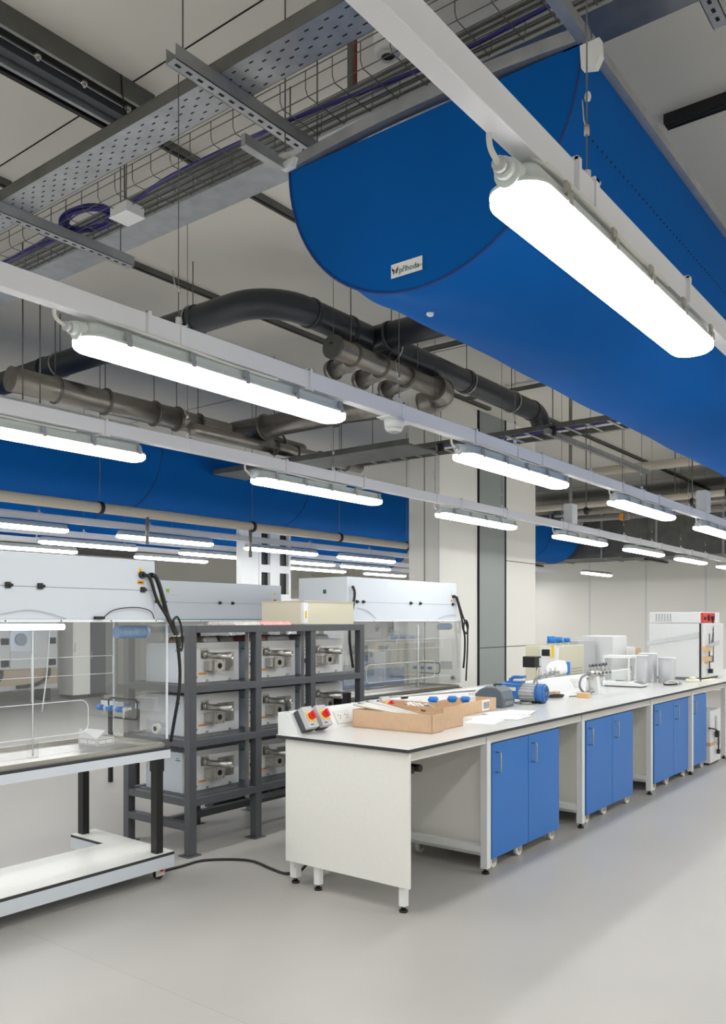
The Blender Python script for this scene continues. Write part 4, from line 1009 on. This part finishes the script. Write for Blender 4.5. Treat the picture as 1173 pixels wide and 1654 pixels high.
b = MB().prism([(2.95, 4.5), (3.15, 4.5), (3.25, 4.42), (3.05, 4.42)], 'z', .842, .846, paper)

h2 = hood('white clear-fronted enclosure in front of the white shaft, right of the rack', 6.22, 5.0, L=2.0, HT=2.02)
b = MB().tube([(1.93, -.03, 1.87), (1.97, -.035, 1.80), (2.05, -.04, 1.62), (2.08, -.04, 1.50), (2.14, -.05, 1.45), (2.17, -.05, 1.54), (2.12, -.05, 1.60), (2.07, -.05, 1.52), (2.10, -.05, 1.40), (2.11, -.04, 1.2), (2.10, -.03, 1.05)], .011, black, 8, sub=6)
b.tube([(1.96, -.03, 1.87), (2.08, -.035, 1.65), (2.17, -.04, 1.52), (2.18, -.04, 1.4), (2.17, -.04, 1.2), (2.16, -.03, .9)], .009, black, 8, sub=6)
b.cyl((1.92, 0, 1.87), (1.92, -.03, 1.87), .018, black, 12)
b.build('power_cable', h2)
b = MB().tube([(.06, -.02, 1.93), (.08, -.03, 1.86), (.05, -.03, 1.72), (.0, -.04, 1.62), (-.02, -.05, 1.4), (.03, -.05, 1.15)], .013, black, 8, sub=6); b.build('power_cable', h2)
b = MB().tube([(.15, -.01, 1.72), (.3, -.01, 1.70), (.45, -.01, 1.62)], .003, greyp, 6, sub=5); b.build('thin_cable', h2)
b = MB().tube([(1.6, -.01, 1.62), (1.8, -.01, 1.66), (1.95, -.01, 1.66)], .003, greyp, 6, sub=4); b.build('thin_cable', h2)
MB().box(-.002, 0, .26, .30, 1.86, 1.90, mat('green_sticker', (20, 90, 80), .5)).build('sticker', h2)
h3 = hood('white enclosure with teal and green stripes standing behind the rack', 5.0, 6.5, L=1.9, detail=False, base=False, HT=1.99)
b = MB().box(0, 1.9, -.004, -.002, 1.60, 1.612, teal).box(.19, .21, -.002, 0, 1.78, 1.95, green).box(.27, .31, -.002, 0, 1.87, 1.91, green).box(.27, .45, -.002, 0, 1.85, 1.853, greyp)
b.build('coloured_stripes', h3)
t = thing('storage_locker', 'long grey locker bank with black latches seen through the left enclosure', 'locker', (5.5, 15.0, 0))
MB().box(0, 3.95, 0, .7, .66, 2.1, mat('locker_grey', (206, 208, 210), .5)).build('carcass', t)
for k in range(4):
    d = MB().box(.01+k*.98, .97+k*.98, -.02, 0, .67, 2.09, mat('locker_grey', (206, 208, 210), .5)).build('door', t)
    b = MB()
    for z in (.72, 1.14): b.box(.80+k*.98, .94+k*.98, -.06, -.02, z, z+.12, ink)
    b.build('latch', d)
MB().box(0, 3.95, .02, .03, .34, .66, perf_mat()).build('perforated_panel', t)
MB().box(0, 3.95, 0, .7, .26, .34, greyp).box(.1, .16, .1, .6, 0, .26, black).box(3.8, 3.86, .1, .6, 0, .26, black).build('plinth', t)
b = MB()
for k in range(4): b.tube([(.98*k+.8, -.05, .66), (.98*k+.75, -.08, .5), (.98*k+.5, -.09, .36), (.98*k+.1, -.08, .33)], .035, black, 8, sub=5)
b.build('hose', t)
# ------------------------------------------------------------------ rack with furnaces
t = thing('furnace_rack', 'dark grey steel rack holding nine white tube furnaces', 'rack', (3.745, 4.37, 0))
XS = (0, .625, 1.235, 1.87); PW = .06; RD = .73; H = 1.565
for x in XS:
    for y in (0, RD-PW):
        b = MB().box(x, x+PW, y, y+PW, .006, H-.05 if 0 < x < 1.8 else H, rack_m).box(x-.03, x+PW+.03, y-.02, y+PW+.03, 0, .006, rack_m); b.build('post', t, bevel=.003)
for z in (.335, .735, 1.105, H-.05):
    hh = .05
    for y in (0, RD-PW): MB().box(PW if z > 1.4 else .003, XS[-1]+(0 if z > 1.4 else PW-.003), y-.001 if y == 0 else y+.012, y+PW-.012 if y == 0 else y+PW+.001, z, z+hh, rack_m).build('rail', t, bevel=.002)
    for x in XS: MB().box(x+.003, x+PW-.003, PW-.002, RD-PW+.002, z, z+hh-.002, rack_m).build('cross_rail', t)
for z in (.375, .775, 1.145): MB().box(.07, 1.86, .06, RD-.07, z+.002, z+.010, rack_m).build('shelf', t)
MB().box(.07, 1.86, .06, RD-.07, H-.008, H, rack_m).build('shelf', t)
MB().box(0, 1.93, RD*.5, RD*.5+.05, .14, .19, rack_m).box(-.0, .06, .06, RD-.06, .17, .22, rack_m).box(.62, 1.93, RD*.62, RD*.62+.1, .16, .20, rack_m).build('lower_brace', t)
for x in (.615, 1.225): MB().box(x-.035, x-.002, .06, .065, .3, H-.05, galv).box(x-.037, x-.033, .03, .065, .3, H-.05, galv).build('cable_channel', t)
def furnace():
    t = thing('tube_furnace', 'x', 'furnace', (0, 0, 0))
    W, D, Hh = .545, .40, .285
    MB().box(0, W, .004, D, .0, Hh, furns).build('casing', t, bevel=.004)
    MB().box(.001, W-.001, 0, .005, .001, Hh-.001, furn).build('front_panel', t)
    MB().box(.33, .49, -.004, 0, .07, .21, steel).build('flange_plate', t)
    b = MB().cyl((.415, -.022, .14), (.415, -.004, .14), .055, steel, 28)
    for k in range(8):
        a = k*PI/4; b.cyl((.415+.044*math.cos(a), -.026, .14+.044*math.sin(a)), (.415+.044*math.cos(a), -.022, .14+.044*math.sin(a)), .005, steel, 6)
    b.build('round_flange', t)
    b = MB().box(.17, .24, -.006, 0, .17, .24, steel).cyl((.2, -.006, .20), (.21, -.03, .20), .03, steel, 20)
    b.ring((.2, -.01, .195), (.29, -.20, .185), .023, .017, steel, 22).cyl((.2, -.01, .195), (.285, -.19, .1855), .0165, dark, 18)
    b.build('exhaust_tube', t)
    b = MB().box(.20, .30, -.06, 0, .085, .15, steel).box(.235, .335, -.075, -.06, .07, .165, steel).cyl((.285, -.077, .117), (.285, -.074, .117), .02, dark, 18)
    for dx, dz in ((-.035, -.035), (.035, -.035), (-.035, .035), (.035, .035)): b.cyl((.285+dx, -.078, .117+dz), (.285+dx, -.075, .117+dz), .005, midg, 8)
    b.build('inlet_block', t)
    b = MB()
    for k in range(3): b.box(.018, .085, -.0008, 0, .165+.03*k, .169+.03*k, ink)
    b.build('vent_slots', t)
    MB().cyl((.05, -.012, .115), (.05, 0, .115), .018, black, 14).cyl((.05, -.016, .115), (.05, -.012, .115), .01, midg, 10).tube([(.05, -.01, .10), (.06, -.03, .07), (.10, -.04, .04)], .006, black, 6, sub=3).build('inlet_plug', t)
    b = MB().box(.018, .045, -.0008, 0, .035, .06, yellow).box(.15, .22, -.0008, 0, .055, .07, orange).box(-.0008, 0, .02, .07, .225, .232, teal).box(-.0008, 0, .03, .06, .24, .245, teal)
    b.build('label_marks', t)
    b = MB()
    for x in (.22, .44): b.box(x, x+.02, -.006, .0, -.006, .02, steel)
    b.build('lug', t)
    return t
fp = furnace(); index_kids()
for r_, z in enumerate((1.155+.001, .785+.001, .385+.001)):
    for c_, x in enumerate((3.85, 4.475, 5.085)):
        o = fp if (r_, c_) == (0, 0) else dup(fp)
        o.location = (x, 4.575, z); o['group'] = 'tube furnaces in the steel rack'
        o['label'] = 'white tube furnace on the %s rack shelf, %s column' % (('top', 'middle', 'bottom')[r_], ('left', 'middle', 'right')[c_])
# things lying on top of furnaces and rack
for k, (x0, x1, y0, y1, z, m, l) in enumerate(((3.9, 4.05, 4.6, 4.8, 1.442, mat('crumpled_foil', (150, 130, 100), .5, noise=.5, scale=60), 'crumpled brown wrapping'), (4.07, 4.22, 4.6, 4.8, 1.442, paper, 'white paper packet with purple print'), (4.24, 4.38, 4.6, 4.8, 1.442, mat('grey_bag', (170, 160, 160), .3, noise=.4, scale=50), 'grey plastic bag'), (4.5, 4.72, 4.6, 4.85, 1.442, pink, 'pink wrapped packet'), (4.74, 5.0, 4.6, 4.85, 1.442, white, 'white packet'), (5.12, 5.5, 4.6, 4.85, 1.442, paper, 'white bubble wrap packet'))):
    b = MB(); n = 14; vs = []; fs = []
    for i in range(n+1):
        for j in range(n+1):
            e = min(i, n-i, j, n-j); vs.append((x0+(x1-x0)*i/n, y0+(y1-y0)*j/n, z+(0 if e == 0 else .03+.014*random.random())))
    for i in range(n):
        for j in range(n): fs.append((i*(n+1)+j, (i+1)*(n+1)+j, (i+1)*(n+1)+j+1, i*(n+1)+j+1))
    fs.append((0, n, (n+1)*(n+1)-1, (n+1)*n))
    tag(b.add(vs, fs, m, True).build('packet'), l+' lying on top of a furnace under the rack top', 'packet')
for k, (x0, x1, m, l) in enumerate(((4.22, 4.52, mat('clear_bag', (196, 190, 184), .3, noise=.3, scale=50), 'crumpled clear plastic bag'), (4.52, 4.86, pink, 'pink bubble-wrap packet'))):
    b = MB(); n = 16; vs = []; fs = []
    for i in range(n+1):
        for j in range(n+1):
            e = min(i, n-i, j, n-j); vs.append((x0+(x1-x0)*i/n, 4.45+.3*j/n, H+.001+(0 if e == 0 else .012+.016*random.random())))
    for i in range(n):
        for j in range(n): fs.append((i*(n+1)+j, (i+1)*(n+1)+j, (i+1)*(n+1)+j+1, i*(n+1)+j+1))
    fs.append((0, n, (n+1)*(n+1)-1, (n+1)*n))
    tag(b.add(vs, fs, m, True).build('packet'), l+' on the very top of the rack', 'packet')
t = thing('control_cabinet', 'beige metal box with a labelled white strip on top of the rack', 'box', (5.13, 4.58, H+.001))
MB().box(0, .66, 0, .48, .0, .19, beige).build('case', t, bevel=.003)
MB().box(-.004, .664, -.004, .484, .19, .196, beige).build('lid', t)
b = MB().box(.0, .05, -.002, 0, .01, .18, white).box(-.002, .0, .0, .03, .01, .18, white).box(.015, .035, -.003, -.002, .05, .11, yellow)
for z in (.06, .08, .1): b.box(.02, .03, -.0035, -.003, z, z+.006, ink)
b.build('label_strip', t)
# plugs strip
b = MB().box(4.6, 5.6, 4.62, 4.68, .202, .245, midg)
for x in (4.75, 4.95): b.box(x, x+.05, 4.62, 4.67, .245, .285, black)
b.tube([(4.775, 4.64, .28), (4.76, 4.62, .36), (4.72, 4.6, .44)], .006, black, 6, sub=4)
tag(b.build('socket_strip', loc=(0, 0, -.0)), 'grey socket strip with black plugs low in the rack', 'socket strip')
t = thing('vacuum_gauge', 'black device with glass fittings beside the right rack post', 'device', (5.66, 4.66, .786))
MB().box(-.0, .13, 0, .2, .0, .2, black).build('case', t, bevel=.004)
MB().cyl((.05, -.03, .05), (.05, .0, .05), .03, frost, 14).cyl((.0, -.03, .05), (.11, -.03, .05), .016, frost, 12).build('fittings', t)
t['label'] = 'black device with clear fittings on the middle rack shelf, at the right'
t.location = (5.45, 4.44, .786)
# floor cable
b = MB().tube([(3.38, 4.25, .01), (3.55, 4.24, .008), (3.75, 4.22, .008), (3.92, 4.0, .008), (3.88, 3.75, .008), (3.86, 3.6, .008), (3.90, 3.5, .04), (3.93, 3.43, .15)], .009, black, 8, sub=8)
tag(b.build('floor_cable'), 'black cable lying on the floor between enclosure table and bench', 'cable')

# ------------------------------------------------------------------ far things
t = thing('storage_bench', 'far bench with blue doors seen through the second enclosure', 'workbench', (9.0, 8.0, 0), 0)
MB().box(0, 2.6, 0, .7, .87, .90, top_m).build('worktop', t)
MB().box(.02, 2.58, .03, .68, .1, .87, lam).build('carcass', t)
for k in range(4):
    d = MB().box(.05+k*.62, .64+k*.62, .01, .03, .12, .82, blue_m).build('door', t)
    h = MB(); pipe_handle(h, (.60 if k % 2 == 0 else .09)+k*.62, .01, .60, .74); h.build('handle', d)
t = thing('instrument', 'white instrument with black latches on the far blue bench', 'instrument', (10.1, 8.1, .9))
MB().box(0, 1.3, 0, .5, 0, .75, white).build('case', t, bevel=.01)
for x, z in ((.25, .55), (.75, .55), (.3, .2), (1.0, .25), (.6, .15)): MB().cyl((x, -.02, z), (x, 0, z), .035, midg, 16).build('latch', t)
MB().box(.1, .5, -.01, 0, .05, .3, ink).build('window', t)
for k, (x, y, sx, sy, h, m, l, c) in enumerate(((9.8, 15.0, .4, .5, 1.9, panel_m, 'tall cream cabinet seen through the left enclosure', 'cabinet'), (10.25, 15.1, .7, .5, 1.6, rack_m, 'dark grey cabinet seen through the left enclosure', 'cabinet'))):
    b = MB().box(0, sx, 0, sy, .08, h, m).box(.02, sx-.02, -.006, 0, .1, h-.02, m).box(.02, sx-.02, .03, sy, 0, .08, black).box(.04, .05, -.02, -.006, h*.5, h*.6, steel)
    tag(b.build('storage_cabinet', loc=(x, y, 0)), l, c)
# glazed frame tower behind
t = thing('glazed_screen', 'white framed tower with black openings behind the far lights', 'screen', (9.0, 9.3, 0))
MB().box(-.02, .36, 0, .1, 0, 3.05, white).build('panel', t)
b = MB()
for x0_, x1_ in ((.37, .42), (.62, .84), (1.05, 1.1)): b.box(x0_, x1_, 0, .06, 0, 3.05, white)
for z in (1.9, 2.36, 2.98): b.box(.38, 1.09, .003, .05, z, z+.12, white)
b.build('frame', t)
MB().box(.4, 1.1, .06, .35, 0, 3.0, black).build('dark_glazing', t)
b = MB().box(5.0, 12, 13.5, 14.5, 2.9, 3.5, galvd)
for x in (6, 8, 10): b.cyl((x, 13.5, 3.4), (x, 13.5, CEIL), .01, galvd, 6)
tag(b.build('rectangular_duct'), 'long galvanised duct at the far left wall', 'duct')
for k, x in enumerate((12.2, 14.0)):
    b = MB().box(x, x+1.1, 13.0, 13.7, .0, 2.1, white).box(x+.1, x+1.0, 12.98, 13.0, .9, 2.0, greyp).box(x+.54, x+.56, 12.97, 13.0, .9, 2.0, midg)
    tag(b.build('fume_cupboard'), 'white cupboard along the far left wall, %s from the left' % ORD[k], 'cupboard', 'cupboards at the far left wall')

# ------------------------------------------------------------------ world, camera, view
w = bpy.data.worlds.new('world'); bpy.context.scene.world = w; w.use_nodes = True
w.node_tree.nodes['Background'].inputs[0].default_value = (.05, .05, .05, 1)
cam = bpy.data.cameras.new('camera'); co = bpy.data.objects.new('camera', cam); C.objects.link(co)
co.location = (0, 0, 1.6); co.rotation_euler = (PI/2, 0, math.atan2(.6115, .7912)-PI/2)
cam.sensor_fit = 'HORIZONTAL'; cam.sensor_width = 36; cam.lens = 1350/1173*36; cam.shift_y = 175/1173
cam.clip_end = 100
sc = bpy.context.scene; sc.camera = co
sc.view_settings.view_transform = 'Standard'; sc.view_settings.look = 'None'; sc.view_settings.exposure = 0; sc.view_settings.gamma = 1
sc.view_settings.use_curve_mapping = False
sc.cycles.max_bounces = 10; sc.cycles.diffuse_bounces = 5; sc.cycles.transparent_max_bounces = 24; sc.cycles.glossy_bounces = 4
